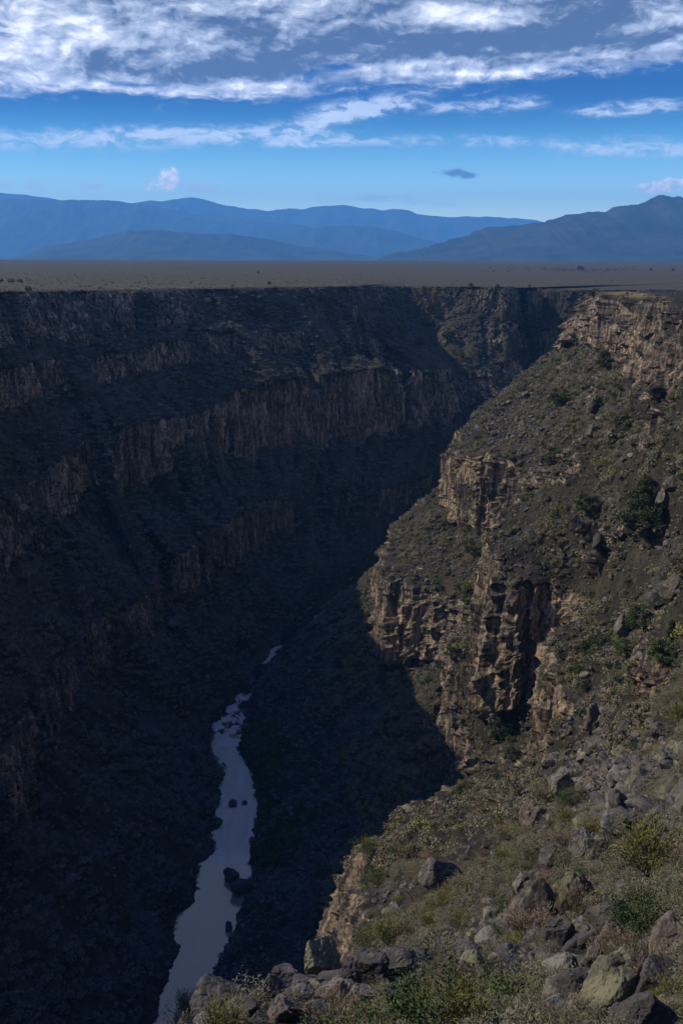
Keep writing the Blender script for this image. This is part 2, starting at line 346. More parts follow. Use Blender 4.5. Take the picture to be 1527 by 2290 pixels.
# ---- near / right side: profiles in planes of equal distance ---------------------------
RS = {  # distance: (x, z) of rim, foot1, p1, p2, topA, footA, p3, topB, footB, scree, bank
 -30: [(-3,-1.7),(-4,-2.2),(-5,-3),(-6,-4),(-7,-5),(-8,-6),(-9,-8),(-11,-11),(-15,-34),(-38,-165),(-68,-240)],
 0: [(-.3,-1.75),(-1,-1.9),(-1.8,-2.2),(-2.4,-2.5),(-3,-2.8),(-3.6,-3.1),(-4.4,-3.6),(-6,-4.6),(-10,-26),(-36,-160),(-67,-240)],
 4: [(5,-1.8),(4,-3),(2,-4.3),(1,-4.6),(0,-4.8),(-1,-5),(-3,-5.5),(-6,-6.5),(-10,-30),(-36,-160),(-66,-240)],
 10: [(12,-1.9),(8,-5),(5,-8.8),(3,-9.4),(0,-9.9),(-2,-10.2),(-4,-10.6),(-7,-11.5),(-11,-32),(-36,-160),(-66,-240)],
 20: [(20,-2.1),(12,-8.5),(8,-16.7),(4.6,-17.5),(1,-18.3),(-1,-18.5),(-3.5,-18.7),(-7,-19.6),(-11,-40),(-35,-160),(-65,-240)],
 30: [(25,-2.3),(17,-11),(12,-23.5),(7,-25.6),(2.2,-26.9),(-1,-26.8),(-3.5,-26.4),(-6,-26.9),(-10,-45),(-34,-160),(-64,-240)],
 40: [(30,-2.6),(23,-14),(15.8,-29.7),(11.2,-31.6),(5,-33.4),(2,-33.5),(-1.3,-33.5),(-5,-34.2),(-9,-52),(-33,-160),(-63,-240)],
 50: [(34,-2.8),(28,-16),(19.6,-35),(15,-37),(11.4,-38.6),(7,-39.8),(3,-40.2),(-1.5,-41),(-5,-60),(-32,-162),(-62,-240)],
 56: [(37,-3),(32,-17),(22,-38.5),(18,-41),(12.5,-44.3),(8,-46),(4,-47),(1,-49),(-4,-66),(-31,-165),(-60,-240)],
 70: [(44,-3),(40,-20),(27,-43.8),(22.8,-47.9),(15.9,-52),(11,-55),(8.7,-57),(4,-60),(-1,-78),(-30,-172),(-58,-240)],
 100: [(60,-4),(57,-22),(38,-55),(29.6,-62.6),(20,-71),(12,-76),(7.1,-79),(4.5,-81),(0,-97),(-25,-180),(-55,-240)],
 118: [(68,-4.5),(64,-26),(45,-60),(38,-68),(27,-77),(15,-85),(8,-89),(4,-93),(-1,-113),(-25,-185),(-53,-240)],
 136: [(75,-5),(71,-28),(51,-64),(43,-75),(33,-84),(20,-92),(8.5,-94),(3,-97),(-1,-117),(-25,-187),(-51,-240)],
 150: [(78,-5.3),(74,-29),(55,-67),(48,-77.5),(37,-87),(22.5,-97),(8,-100),(2.6,-103),(-2,-123),(-25,-188),(-49,-240)],
 170: [(84,-6),(80,-32),(62.7,-72),(57,-81),(45,-94),(28.9,-106),(11.8,-110),(3.2,-112.5),(-2,-134),(-25,-192),(-48,-240)],
 200: [(92,-8),(90,-34),(70,-77),(62,-92),(48,-111),(33.8,-120),(18.9,-125),(8.8,-128.6),(3,-146),(-21,-198),(-45,-240)],
 230: [(96,-9),(93,-36),(78,-82.6),(63,-100),(55,-118),(44,-130),(35,-131),(27,-131),(23,-147),(-8,-200),(-44,-240)],
 250: [(99,-9.5),(96,-37),(82,-83),(68,-103),(57.5,-112),(55,-138),(46,-144),(33,-145),(28,-160),(-5,-202),(-43.5,-240)],
 264: [(101,-10),(98,-38),(86,-83),(73,-104),(57.5,-107),(56,-135),(51.9,-147),(38,-152),(34,-163),(-3,-203),(-43,-240)],
 282: [(104,-10.8),(101,-39),(89,-80),(80,-99),(65,-108),(62,-134),(57,-148),(49,-155),(41,-164),(-1,-203),(-42,-240)],
 300: [(108,-12),(105,-40),(91,-78),(82,-97),(77,-107),(69,-133),(62,-154.6),(53,-160),(45,-168),(0,-203),(-41,-240)],
 311: [(110,-13),(106,-42),(90,-74),(79,-96),(75,-107),(67,-135),(60,-158),(53,-164),(45,-172),(1,-204),(-40,-240)],
 317: [(111,-13.5),(107,-43),(89,-70),(77,-95),(58,-105),(52,-166),(50,-170),(48,-173),(44,-182),(2,-205),(-40,-240)],
 335: [(113,-14.5),(108,-44),(90,-64),(77,-88),(57,-98),(53,-160),(49.5,-163),(46,-166),(41.5,-190),(4,-206),(-39,-240)],
 350: [(115,-15),(110,-45),(93,-58),(78,-79.5),(57,-97),(54.5,-139),(46,-141),(43,-143),(40,-186),(5,-207),(-38,-240)],
 366: [(117,-16),(112,-44),(94,-62),(79,-85),(58,-96),(55.5,-134),(48,-142),(44,-145),(41,-182),(4,-206),(-38,-240)],
 385: [(119,-17),(115,-42),(95,-65),(80,-94),(71,-106),(66,-120),(59,-138),(52,-156),(45,-168),(3,-205),(-38.5,-240)],
 415: [(123,-18),(119,-42),(97,-67),(84,-88),(82,-96),(73,-119),(63,-136),(55,-150),(47,-172),(5,-205),(-38,-240)],
 430: [(125,-19),(121,-42),(103,-66),(85,-87),(80,-92),(76,-130),(62,-136),(42,-145),(36,-182),(-5,-208),(-42,-240)],
 440: [(126,-19.5),(122,-42),(106,-65),(86,-87),(78,-91),(75,-132),(61,-137),(23,-146),(20.5,-189),(-12,-211),(-47,-240)],
 455: [(128,-20),(124,-42),(109,-65),(84,-88),(70,-90),(67,-134),(55,-139),(22.6,-147),(20,-189),(-15,-212),(-50,-240)],
 475: [(129,-20.5),(125,-43),(104,-68),(78,-91),(63,-92),(60,-137),(45,-143),(22,-150),(18.5,-182),(-15,-209),(-51,-240)],
 500: [(130,-21),(126,-44),(98.5,-72),(72,-95),(60,-99),(57,-134),(36,-143),(23,-153),(18,-174),(-15,-206),(-52,-240)],
 540: [(133,-20.5),(122,-48),(100,-66),(76,-85),(66,-98),(60,-120),(44,-137),(30,-151),(24,-168),(-10,-204),(-46,-240)],
 560: [(134,-20),(113,-53),(97,-63),(76,-80.6),(66.5,-96),(64,-113),(52,-135),(35,-150),(30,-168),(-5,-203),(-42,-240)],
 590: [(165,-21),(148,-52),(125,-72),(112,-88),(95,-105),(90,-128),(70,-150),(45,-168),(40,-186),(0,-212),(-30,-240)],
 640: [(230,-22),(215,-50),(200,-70),(185,-90),(160,-105),(155,-130),(130,-150),(100,-165),(95,-185),(50,-212),(-5,-240)],
 700: [(330,-24),(315,-50),(300,-70),(285,-90),(260,-105),(255,-130),(230,-150),(200,-165),(180,-185),(110,-212),(30,-240)],
 770: [(520,-26),(500,-50),(480,-70),(460,-90),(440,-105),(430,-130),(400,-150),(370,-165),(350,-185),(240,-212),(100,-240)],
 830: [(900,-28),(880,-50),(860,-70),(840,-90),(820,-105),(810,-130),(780,-150),(750,-165),(730,-185),(600,-212),(300,-240)],
}
def right_side():
    Ys = sorted(RS); st = []
    for Y in Ys:
        p = RS[Y]; r = W(p[0][0], Y, p[0][1])
        far = W(9000, Y * 1.0, -30 - .004 * Y)
        n1 = r + np.array([130, 0, -.5]) if Y > 60 else r + np.array([60, 0, .2])
        st.append([far, n1] + [W(x, Y, z) for x, z in p] + [W(p[-1][0] - 14, Y, -245.5)])
    sv = np.array(st, float)[:, 3:12]; yv = np.array(Ys, float)
    fy = np.linspace(2.5, 575, 9000)
    fr = np.stack([np.stack([np.interp(fy, yv, sv[:, r, k]) for k in (0, 2)], -1) for r in range(9)], 1)
    g = np.abs(np.gradient(fr, fy, axis=0)); g = gauss0(np.sort(np.hypot(g[..., 0], g[..., 1]), axis=1)[:, -3:].mean(1)[:, None], 22)[:, 0]
    dn = np.sqrt(1 + (np.clip(g - .5, 0, 9) * .9) ** 2) / (fy * .0046)
    cum = np.concatenate([[0], np.cumsum((dn[1:] + dn[:-1]) / 2 * np.diff(fy))])
    q = np.concatenate([np.linspace(-30, 2.3, 30), np.interp(np.arange(0, cum[-1]), cum, fy), np.linspace(577, 830, 70)])
    print('near rows', len(q))
    counts = [10, 40, 84, 70, 56, 52, 92, 60, 60, 100, 60, 60, 8]
    V, C, T = loft(st, counts, (np.array(Ys, float), q), -2.2, [(2, 3), (6, 7), (9, 10)], 300, .60)
    T = T - 1                                    # so that 1 = rim, as on the far side
    dist = V[..., 1]
    # cliff bands only where the profile really is steep
    dT = np.gradient(V, axis=1); steep = np.abs(dT[..., 2]) / (np.hypot(dT[..., 0], dT[..., 1]) + 1e-6)
    C = C * sstep(1.0, 2.0, gauss0(gauss0(steep, 3).T, 3).T)
    a = np.clip(dist / 170.0, .05, 1.0)
    a *= (1 - sstep(10.6, 11.4, T) * .8)
    q3 = V.reshape(-1, 3) / np.array([17., 17., 11.])
    oc = sstep(.30, .55, fbm(q3, 4, 450)).reshape(C.shape) * sstep(1.1, 1.5, T) * (1 - sstep(9.2, 10, T)) * sstep(110, 170, dist) * .8
    C = np.maximum(C, oc)
    V = relief(V, C, T, -1, a, 400, 50, True)
    return V, C, T

LV, LC, LT, LBEND_SUN = left_side()
RV, RC, RT = right_side()
def put_side(name, V, C, T, label, dry=None, mat=None):
    r, c, _ = V.shape
    at = {'cliff': C.ravel()}
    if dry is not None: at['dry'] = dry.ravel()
    me = new_mesh(name, V, quads=grid_quads(r, c), mats=[mat or TM], attrs=at)
    return tag(link(name, me), label, None, None, 'structure')
dry = np.exp(-((RV[..., 1] - 520) / 34) ** 2 - ((RV[..., 0] - 148) / 16) ** 2) * (RT < 1.05)
dry = np.maximum(dry, .5 * np.exp(-((RV[..., 0] - 6) / 9) ** 2 - ((RV[..., 1] - 195) / 16) ** 2))
far_side = put_side('canyon_wall', LV, LC, LT, 'shaded far wall of the gorge with stepped basalt cliffs above the river', LBEND_SUN, TF)
near_side = put_side('canyon_slope', RV, RC, RT, 'sunlit rocky slope with cliff bands falling from the near rim to the river', dry)
far_side['kind'] = near_side['kind'] = 'structure'

def build_plain():
    edge = LV[:, 3]                             # just inside the rim strip, so that the sheet meets it
    k = np.arange(0, len(edge), 4); e = edge[k].copy(); n = len(e)
    e[:, 2] -= .35
    dirs = e[:, :2] - np.array([-20, 500]); ang = np.arctan2(dirs[:, 0], dirs[:, 1])
    ang = np.linspace(-math.pi * .62, math.pi * .47, n) * .5 + gauss0(ang[:, None], 40)[:, 0] * .5
    R = 6500.0
    farp = np.stack([np.sin(ang) * R, 500 + np.cos(ang) * R * .86, np.zeros(n)], 1)
    farp[:, 2] = -27 - 7.0 * (np.clip(farp[:, 0], -4000, 6000) + 1600) / 1900
    m = 150; t = (np.linspace(0, 1, m) ** 3.2)
    V = e[:, None] + (farp - e)[:, None] * t[None, :, None]
    zz = e[:, 2][:, None] * (1 - t ** .5)[None] + farp[:, 2][:, None] * (t ** .5)[None]
    V[..., 2] = zz
    d = np.hypot(V[..., 0] - e[:, None, 0], V[..., 1] - e[:, None, 1])
    V[..., 2] += fbm((V / np.array([260, 150, 1e9])).reshape(-1, 3), 4, 77).reshape(n, m) * np.clip(d / 250, 0, 2.2)
    ed = np.exp(-d / 130)
    me = new_mesh('plain', V, quads=grid_quads(n, m)[:, ::-1], mats=[PM], smooth=True, attrs={'edge': ed.ravel()})
    return tag(link('plain', me), 'flat dull brown sagebrush plain stretching from the far rim to the mountains', None, None, 'structure')
plain = build_plain()

def water_material():
    m, t, b = material('river_water')
    g = t.node('ShaderNodeNewGeometry'); pos = g.outputs['Position']
    n = t.noise(t.scale(pos, (.25, .07, 1)), 1, 5, .6)
    b.inputs['Roughness'].default_value = .06; b.inputs['IOR'].default_value = 1.80; b.inputs['Specular IOR Level'].default_value = .5
    sp = t.node('ShaderNodeSeparateXYZ'); t.l.new(pos, sp.inputs[0]); yy = sp.outputs[1]
    def band(a0, a1, k, e=10): return t.mul(t.mul(t.step(a0, a0 + e, yy), t.step(a1 + e, a1, yy)), k)
    patch = t.step(.44, .56, t.noise(t.scale(pos, (.16, .10, 1)), 1, 6, .62))
    rap = t.add(t.add(t.mul(band(352, 462, .62), t.add(.55, t.mul(t.noise(t.scale(pos, (.2, .05, 1)), 1, 5, .6), .9))), t.mul(band(455, 515, .9), patch)), t.add(band(560, 588, .85, 4), t.mul(band(636, 652, .8, 4), patch)))
    silt_sheen = t.math('MINIMUM', t.add(t.mul(t.step(372, 352, yy), .42), t.mul(rap, 1.25)), 1.0)  # silt tone, with dark wall and pale sky reflections painted in by distance
    c = t.mix(silt_sheen, (.020, .021, .018), t.mix(n, (.40, .315, .215), (.52, .43, .31)))
    foam = t.mul(t.step(.60, .70, t.noise(t.scale(pos, (.5, .9, 1)), 1, 6, .65)), rap)
    t.l.new(t.mix(t.mul(foam, .6), c, (.6, .6, .58)), b.inputs['Base Color'])
    bp = t.node('ShaderNodeBump'); bp.inputs['Strength'].default_value = 1.0; bp.inputs['Distance'].default_value = 1.0
    h = t.add(t.mul(t.noise(t.scale(pos, (.5, 1.0, 1)), 1, 5, .6), t.add(.05, t.mul(rap, .55))), t.mul(t.noise(t.scale(pos, (.12, .06, 1)), 1, 3, .5), .22))
    t.l.new(h, bp.inputs['Height']); t.l.new(bp.outputs[0], b.inputs['Normal'])
    return m
def build_river():
    L = LV[::6, -4]; n = 260
    ys = np.linspace(0, 1, n)
    def samp(P):
        s = np.concatenate([[0], np.cumsum(np.linalg.norm(np.diff(P[:, :2], axis=0), axis=1))]); s /= s[-1]
        return np.stack([np.interp(ys, s, P[:, k]) for k in range(2)], 1)
    ctr = np.array([(-72,-60),(-55,200),(-52,269),(-49,337),(-46,421),(-58,470),(-55,537),(-41,585),(-21,640),(5,690),(34,738),(115,800),(210,855),(300,890),(700,900)], float)
    c = samp(ctr); d = np.gradient(c, axis=0); d /= np.linalg.norm(d, axis=1)[:, None]
    nrm = np.stack([-d[:, 1], d[:, 0]], 1); m = 40
    w = np.linspace(-24, 24, m)
    V = np.zeros((n, m, 3)); V[..., :2] = c[:, None] + nrm[:, None] * w[None, :, None]; V[..., 2] = -240.0
    me = new_mesh('river', V, quads=grid_quads(n, m), mats=[water_material()], smooth=True)
    o = tag(link('river', me), 'narrow muddy river at the bottom of the gorge, pale with reflected cloud', None, None, 'structure')
    return o
river = build_river()
# ------------------------------------------------------------------ distant mountains
def mountain_material():
    m, t, b = material('forested_mountain')
    g = t.node('ShaderNodeNewGeometry'); pos = g.outputs['Position']
    n = t.noise(t.scale(pos, (.002, .002, .002)), 1, 8, .68)
    t.l.new(t.mix(t.step(.4, .62, n), (.010, .014, .010), (.036, .040, .026)), b.inputs['Base Color'])
    return m
MM = mountain_material()
def mountain(pts, D, front, back, label, seed, rough=1.0, zb=-150.0):
    pts = np.array(pts, float); D *= 1.15; front *= 1.15; back *= 1.15; zb *= 1.15
    u = np.arange(pts[0, 0], pts[-1, 0], 2.5)
    v = np.interp(u, pts[:, 0], pts[:, 1]); v = gauss0(v[:, None], 3)[:, 0]
    v = v - rough * 2.2 * fbm(np.stack([u / 26, u * 0 + seed, u * 0], 1), 5, seed)
    crest = np.array([at_y(a, b, D) for a, b in zip(u, v)])
    n = len(u); m1 = 70; m2 = 12
    t = np.concatenate([-np.linspace(1, 0, m2, endpoint=False), np.linspace(0, 1, m1)])
    off = np.where(t < 0, -t * back, -t * front)
    V = np.zeros((n, len(t), 3))
    V[..., 1] = crest[:, None, 1] + off[None]
    V[..., 0] = crest[:, None, 0] + 0 * off[None]
    h = np.clip(crest[:, 2] - zb, 5, None)
    f = np.where(t < 0, (1 + t) ** .9, (1 - t) ** 1.35)
    V[..., 2] = zb + h[:, None] * f[None]
    sp = fbm((V * np.array([1 / 1700, 1 / 3600, 0])).reshape(-1, 3), 6, seed + 5, .55).reshape(n, -1)
    rg = ridged((V * np.array([1 / 1250, 1 / 4000, 0])).reshape(-1, 3), 4, seed + 6).reshape(n, -1)
    w = np.where(t < 0, 0, np.clip(t * 6, 0, 1) * (1 - t) ** .7)
    V[..., 2] += (sp * .16 + (rg - .5) * .20) * h[:, None] * w[None]
    V[:, -1, 2] = zb - 25; V[:, 0, 2] = zb - 25
    me = new_mesh('mountain', V, quads=grid_quads(n, len(t)), mats=[MM], smooth=True)
    return tag(link('mountain', me), label, None, None, 'structure')
mountain([(-420,470),(-200,440),(-60,432),(0,432),(60,436),(110,443),(180,455),(260,480),(330,520),(380,560)], 33000, 5000, 2500, 'pale blue ridge at the far end of the range, highest beyond the small hump', 3)
mountain([(60,520),(180,475),(320,451),(380,447),(430,442),(465,448),(500,459),(560,467),(610,470),(680,466),(730,461),(765,459),(800,463),(830,468),(858,470),(880,465),(905,470),(940,480),(1000,485),(1080,484),(1130,487),(1170,492),(1210,497),(1300,508),(1420,540),(1500,565)], 30000, 5000, 2500, 'long pale blue mountain range with a rounded summit across the middle of the skyline', 9)
mountain([(1000,520),(1080,502),(1120,490),(1150,486),(1180,491),(1230,500),(1300,515),(1360,545)], 34000, 3000, 2000, 'small faint peak showing behind the long range beside the dark mountain', 15)
mountain([(-500,480),(-200,458),(0,445),(80,446),(150,449),(200,446),(260,449),(320,456),(400,472),(470,486),(540,492),(620,498),(700,508),(800,522),(900,540),(980,562)], 25000, 4500, 2500, 'broad blue mountain shoulder sloping down below the rounded summit', 21)
mountain([(520,560),(600,535),(660,516),(720,507),(790,502),(850,511),(900,520),(960,536),(1000,550),(1060,566)], 21000, 3500, 2500, 'low blue ridge in the middle below the long range', 27)
mountain([(-60,600),(30,577),(100,553),(160,540),(200,535),(250,523),(320,513),(360,514),(400,520),(440,523),(470,521),(520,523),(570,530),(650,545),(740,560),(830,572)], 14500, 3200, 2500, 'darker blue foothill with a rounded double top in front of the mountain shoulder', 33)
mountain([(820,585),(900,560),(1000,540),(1060,518),(1100,509),(1150,503),(1210,497),(1240,488),(1270,482),(1290,478),(1320,474),(1345,472),(1370,465),(1400,459),(1420,453),(1445,448),(1460,441),(1475,437),(1500,441),(1530,440),(1600,446),(1750,470),(1900,500)], 11000, 3000, 2500, 'dark slate blue mountain with a rugged crest rising at the right end of the range', 39, 2.0)

# ------------------------------------------------------------------ materials of rocks and plants
def boulder_material(name, dark, pale, lich, amt):
    m, t, b = material(name)
    tc = t.node('ShaderNodeTexCoord'); oi = t.node('ShaderNodeObjectInfo'); rnd = oi.outputs['Random']
    p = t.vadd(tc.outputs['Object'], t.xyz(t.mul(rnd, 91), t.mul(rnd, 37), t.mul(rnd, 53)))
    c = t.mix(t.step(.35, .7, t.noise(p, 1.3, 6, .65)), dark, tuple(x * 2.0 for x in dark))
    k = t.mul(t.sub(rnd, .5), .16)
    f = t.add(t.add(t.mul(t.noise(p, .9, 4, .6), .6), t.mul(t.noise(p, 5.5, 6, .75), .4)), k)
    c = t.mix(t.mul(t.step(.57 - amt, .70 - amt, f), .8), c, pale)
    c = t.mix(t.mul(t.step(.58, .68, t.noise(p, 1.1, 6, .7)), .7), c, lich)
    t.l.new(c, b.inputs['Base Color'])
    bp = t.node('ShaderNodeBump'); bp.inputs['Strength'].default_value = .6; bp.inputs['Distance'].default_value = .08
    t.l.new(t.noise(p, 5, 7, .72), bp.inputs['Height']); t.l.new(bp.outputs[0], b.inputs['Normal'])
    b.inputs['Roughness'].default_value = .7
    return m
BM = [boulder_material('dark_basalt', (.036, .032, .032), (.12, .11, .095), (.12, .115, .05), .04),
      boulder_material('grey_lichen_basalt', (.040, .036, .031), (.185, .17, .14), (.16, .155, .08), .07),
      boulder_material('brown_basalt', (.062, .051, .042), (.18, .15, .115), (.15, .135, .07), .05),
      boulder_material('yellow_lichen_basalt', (.055, .050, .034), (.18, .17, .10), (.20, .17, .035), .09)]
def leaf_material(name, a, bcol, rand=.5):
    m, t, b = material(name)
    oi = t.node('ShaderNodeObjectInfo')
    f = t.add(t.mul(t.attr('var'), 1 - rand), t.mul(oi.outputs['Random'], rand))
    t.l.new(t.mix(f, a, bcol), b.inputs['Base Color'])
    b.inputs['Roughness'].default_value = .8; b.inputs['Specular IOR Level'].default_value = .1
    return m
def plain_mat(name, c, rough=.85):
    m, t, b = material(name); b.inputs['Base Color'].default_value = (*c, 1); b.inputs['Roughness'].default_value = rough; return m
LEAF = {'sage': leaf_material('sage_leaves', (.115, .108, .062), (.250, .228, .150)),
        'rabbit': leaf_material('rabbitbrush_leaves', (.105, .108, .030), (.220, .205, .070)),
        'green': leaf_material('fresh_green_leaves', (.034, .056, .018), (.090, .120, .042)),
        'dark': leaf_material('dark_green_leaves', (.030, .043, .019), (.066, .080, .034)),
        'willow': leaf_material('willow_leaves', (.022, .060, .018), (.055, .120, .035)),
        'dry': leaf_material('dry_brown_twigs', (.125, .092, .055), (.250, .190, .120)),
        'pine': leaf_material('pale_pine_needles', (.055, .070, .030), (.090, .105, .048)),
        'blue': leaf_material('shaded_talus_shrub', (.075, .080, .066), (.160, .162, .135))}
STEM = plain_mat('grey_brown_stems', (.060, .048, .036)); DEAD = plain_mat('bleached_dead_wood', (.20, .18, .15)); BARK = plain_mat('dark_bark', (.050, .036, .027))

# ------------------------------------------------------------------ shape makers
def icosphere(sub):
    bm = bmesh.new(); bmesh.ops.create_icosphere(bm, subdivisions=sub, radius=1)
    V = np.array([v.co[:] for v in bm.verts]); F = np.array([[v.index for v in f.verts] for f in bm.faces]); bm.free()
    return V, F
_ICO = {k: icosphere(k) for k in (1, 2, 3, 4, 5)}
def boulder_shape(seed, sub=3, planes=11, size=(1, 1, 1), rough=.05, taper=0.0):
    r = np.random.default_rng(seed); V, F = _ICO[sub]
    d = r.normal(size=(planes, 3)); d /= np.linalg.norm(d, axis=1)[:, None]
    dist = r.uniform(.46, .92, planes)
    rad = np.full(len(V), 1.15)
    for k in range(planes):
        c = V @ d[k]; rad = np.where(c > .05, np.minimum(rad, dist[k] / np.maximum(c, .05)), rad)
    P = V * rad[:, None]
    if sub >= 3:                                   # chipped edges and fracture steps
        for k in range(planes):
            e = unit(d[k] + d[(k + 3) % planes] + r.normal(size=3) * .25); c = P @ e; h = c.max() * r.uniform(.86, .97)
            P = P - e * np.clip(c - h, 0, None)[:, None]
        f1, f2, cr = cells(P * 2.3 + seed * 3.1, seed); P = P + V * ((cr - .5) * rough * 1.9 - np.clip(.10 - (f2 - f1), 0, 1) * rough * 6)[:, None]
    P = P + V * (fbm(P * 1.7 + seed, 4, seed) * rough * .8 + fbm(P * 6 + seed, 3, seed + 3) * rough * .6)[:, None]
    if taper: P[:, :2] *= (1 - taper * sstep(-1, 1, P[:, 2]))[:, None]
    P *= np.array(size)
    return P, F
def quads_from(c, ax, bx, L, Wd):
    """quads centred on c, half axes ax*L, bx*Wd"""
    a = ax * L[:, None]; b = bx * Wd[:, None]
    V = np.stack([c - a - b, c + a - b, c + a + b, c - a + b], 1).reshape(-1, 3)
    return V, np.arange(len(V)).reshape(-1, 4)
def unit(v): return v / (np.linalg.norm(v, axis=-1, keepdims=True) + 1e-9)
def tube_path(P, R, seg=5):
    P = np.asarray(P, float); n = len(P); d = unit(np.gradient(P, axis=0))
    up = np.where(np.abs(d[:, 2:3]) > .9, np.array([[1., 0, 0]]), np.array([[0, 0, 1.]]))
    x = unit(np.cross(d, up)); y = np.cross(d, x); a = np.linspace(0, 2 * np.pi, seg, endpoint=False)
    V = P[:, None] + (x[:, None] * np.cos(a)[None, :, None] + y[:, None] * np.sin(a)[None, :, None]) * np.asarray(R)[:, None, None]
    q = []
    for i in range(n - 1):
        for j in range(seg): q.append((i * seg + j, i * seg + (j + 1) % seg, (i + 1) * seg + (j + 1) % seg, (i + 1) * seg + j))
    return V.reshape(-1, 3), np.array(q)
class Bag:
    def __init__(s): s.V = []; s.Q = []; s.n = 0; s.a = []
    def add(s, V, Q, var=None):
        s.V.append(V); s.Q.append(Q + s.n); s.n += len(V); s.a.append(np.zeros(len(V)) if var is None else var)
    def mesh(s, name, mat, smooth=False):
        return new_mesh(name, np.concatenate(s.V), quads=np.concatenate(s.Q), mats=[mat], smooth=smooth, attrs={'var': np.concatenate(s.a)})
def bush_parts(seed, nst=16, leaves=2600, leaf=(.048, .0085), spread=1.0, height=.95, up=.5, clump=.13, stem_r=.016):
    """a bush about one metre in radius: stems branching out of one root and small leaves round their ends"""
    r = np.random.default_rng(seed); st = Bag(); lf = Bag(); tips = []
    for k in range(nst):
        az = r.uniform(0, 2 * np.pi); el = np.arccos(r.uniform(.12, 1)) * spread
        d = np.array([np.sin(el) * np.cos(az), np.sin(el) * np.sin(az), np.cos(el) * height + .12])
        Ln = r.uniform(.62, 1.0)
        pts = [np.zeros(3)]
        for j in range(1, 5): pts.append(d * Ln * j / 4 + np.array([0, 0, up * .12 * (j / 4) ** 2]) + r.normal(size=3) * .035)
        pts = np.array(pts); V, Q = tube_path(pts, np.linspace(stem_r, stem_r * .3, 5), 4); st.add(V, Q)
        for j in range(5):
            b0 = pts[r.integers(2, 5)]; dd = unit(unit(d) + r.normal(size=3) * .55 + np.array([0, 0, .25]))
            b1 = b0 + dd * r.uniform(.15, .34)
            V, Q = tube_path(np.array([b0, (b0 + b1) / 2 + r.normal(size=3) * .02, b1]), [stem_r * .4, stem_r * .3, stem_r * .15], 3); st.add(V, Q)
            tips.append((b1, dd)); tips.append(((b0 + b1) / 2, dd))
        tips.append((pts[-1], unit(d)))
    T = np.array([t[0] for t in tips]); D = np.array([t[1] for t in tips])
    i = r.integers(0, len(T), leaves); c = T[i] + r.normal(size=(leaves, 3)) * clump
    c[:, 2] = np.maximum(c[:, 2], .03)
    ax = unit(D[i] * up * 2 + r.normal(size=(leaves, 3)) * .7); bx = unit(np.cross(ax, r.normal(size=(leaves, 3))))
    s = r.uniform(.6, 1.3, leaves)
    tv = r.uniform(0, 1, len(T)); var = np.clip(tv[i] * .6 + r.uniform(0, .4, leaves), 0, 1)
    V, Q = quads_from(c, ax, bx, leaf[0] * s, leaf[1] * s); lf.add(V, Q, np.repeat(var, 4))
    return st, lf
def join_bag(name, st, lf, m1, m2):
    V1, Q1, V2, Q2 = np.concatenate(st.V), np.concatenate(st.Q), np.concatenate(lf.V), np.concatenate(lf.Q)
    return new_mesh(name, np.concatenate([V1, V2]), quads=np.concatenate([Q1, Q2 + len(V1)]), mats=[m1, m2],
                    attrs={'var': np.concatenate([np.zeros(len(V1))] + lf.a)}, matidx=np.concatenate([np.zeros(len(Q1)), np.ones(len(Q2))]))
def tuft_mesh(name, seed, mat, n=150, size=.17, flat=.8):
    """a small far bush: leaf clumps spread through a low dome"""
    r = np.random.default_rng(seed); lob = r.normal(size=(7, 3)) * .42; lob[:, 2] = np.abs(lob[:, 2])
    c = lob[r.integers(0, 7, n)] + unit(r.normal(size=(n, 3))) * (r.uniform(.15, .5, n) ** .8)[:, None]
    c[:, 2] = np.abs(c[:, 2]) * flat
    ax = unit(r.normal(size=(n, 3))); bx = unit(np.cross(ax, r.normal(size=(n, 3))))
    s = r.uniform(.6, 1.3, n) * size
    V, Q = quads_from(c, ax, bx, s, s * .55)
    return new_mesh(name, V, quads=Q, mats=[mat], attrs={'var': np.repeat(r.uniform(0, 1, n), 4)})

# ------------------------------------------------------------------ where things may stand
bpy.context.view_layer.update()
def cast(u, v, objs=None):
    """the point of the ground that lies along a direction of sight"""
    best = None
    d = Vector(ray(u, v)).normalized()
    for o in objs or (near_side, far_side, plain, river):
        ok, p, n, i = o.ray_cast(Vector((0, 0, 0)), d)
        if ok and (best is None or p.length < best[0].length): best = (p.copy(), n.copy(), o)
    return best
def drop(x, y, objs=None, z=50.0):
    best = None
    for o in objs or (near_side, far_side, plain):
        ok, p, n, i = o.ray_cast(Vector((x, y, z)), Vector((0, 0, -1)))
        if ok and (best is None or p.z > best[0].z): best = (p.copy(), n.copy(), o)
    return best
def seen(p, lift=.4):
    q = Vector(p) + Vector((0, 0, lift)); L = q.length; d = q / L
    for o in (near_side, far_side, plain):
        ok, h, n, i = o.ray_cast(Vector((0, 0, 0)), d, distance=L - .35 - L * .001)
        if ok: return False
    return True
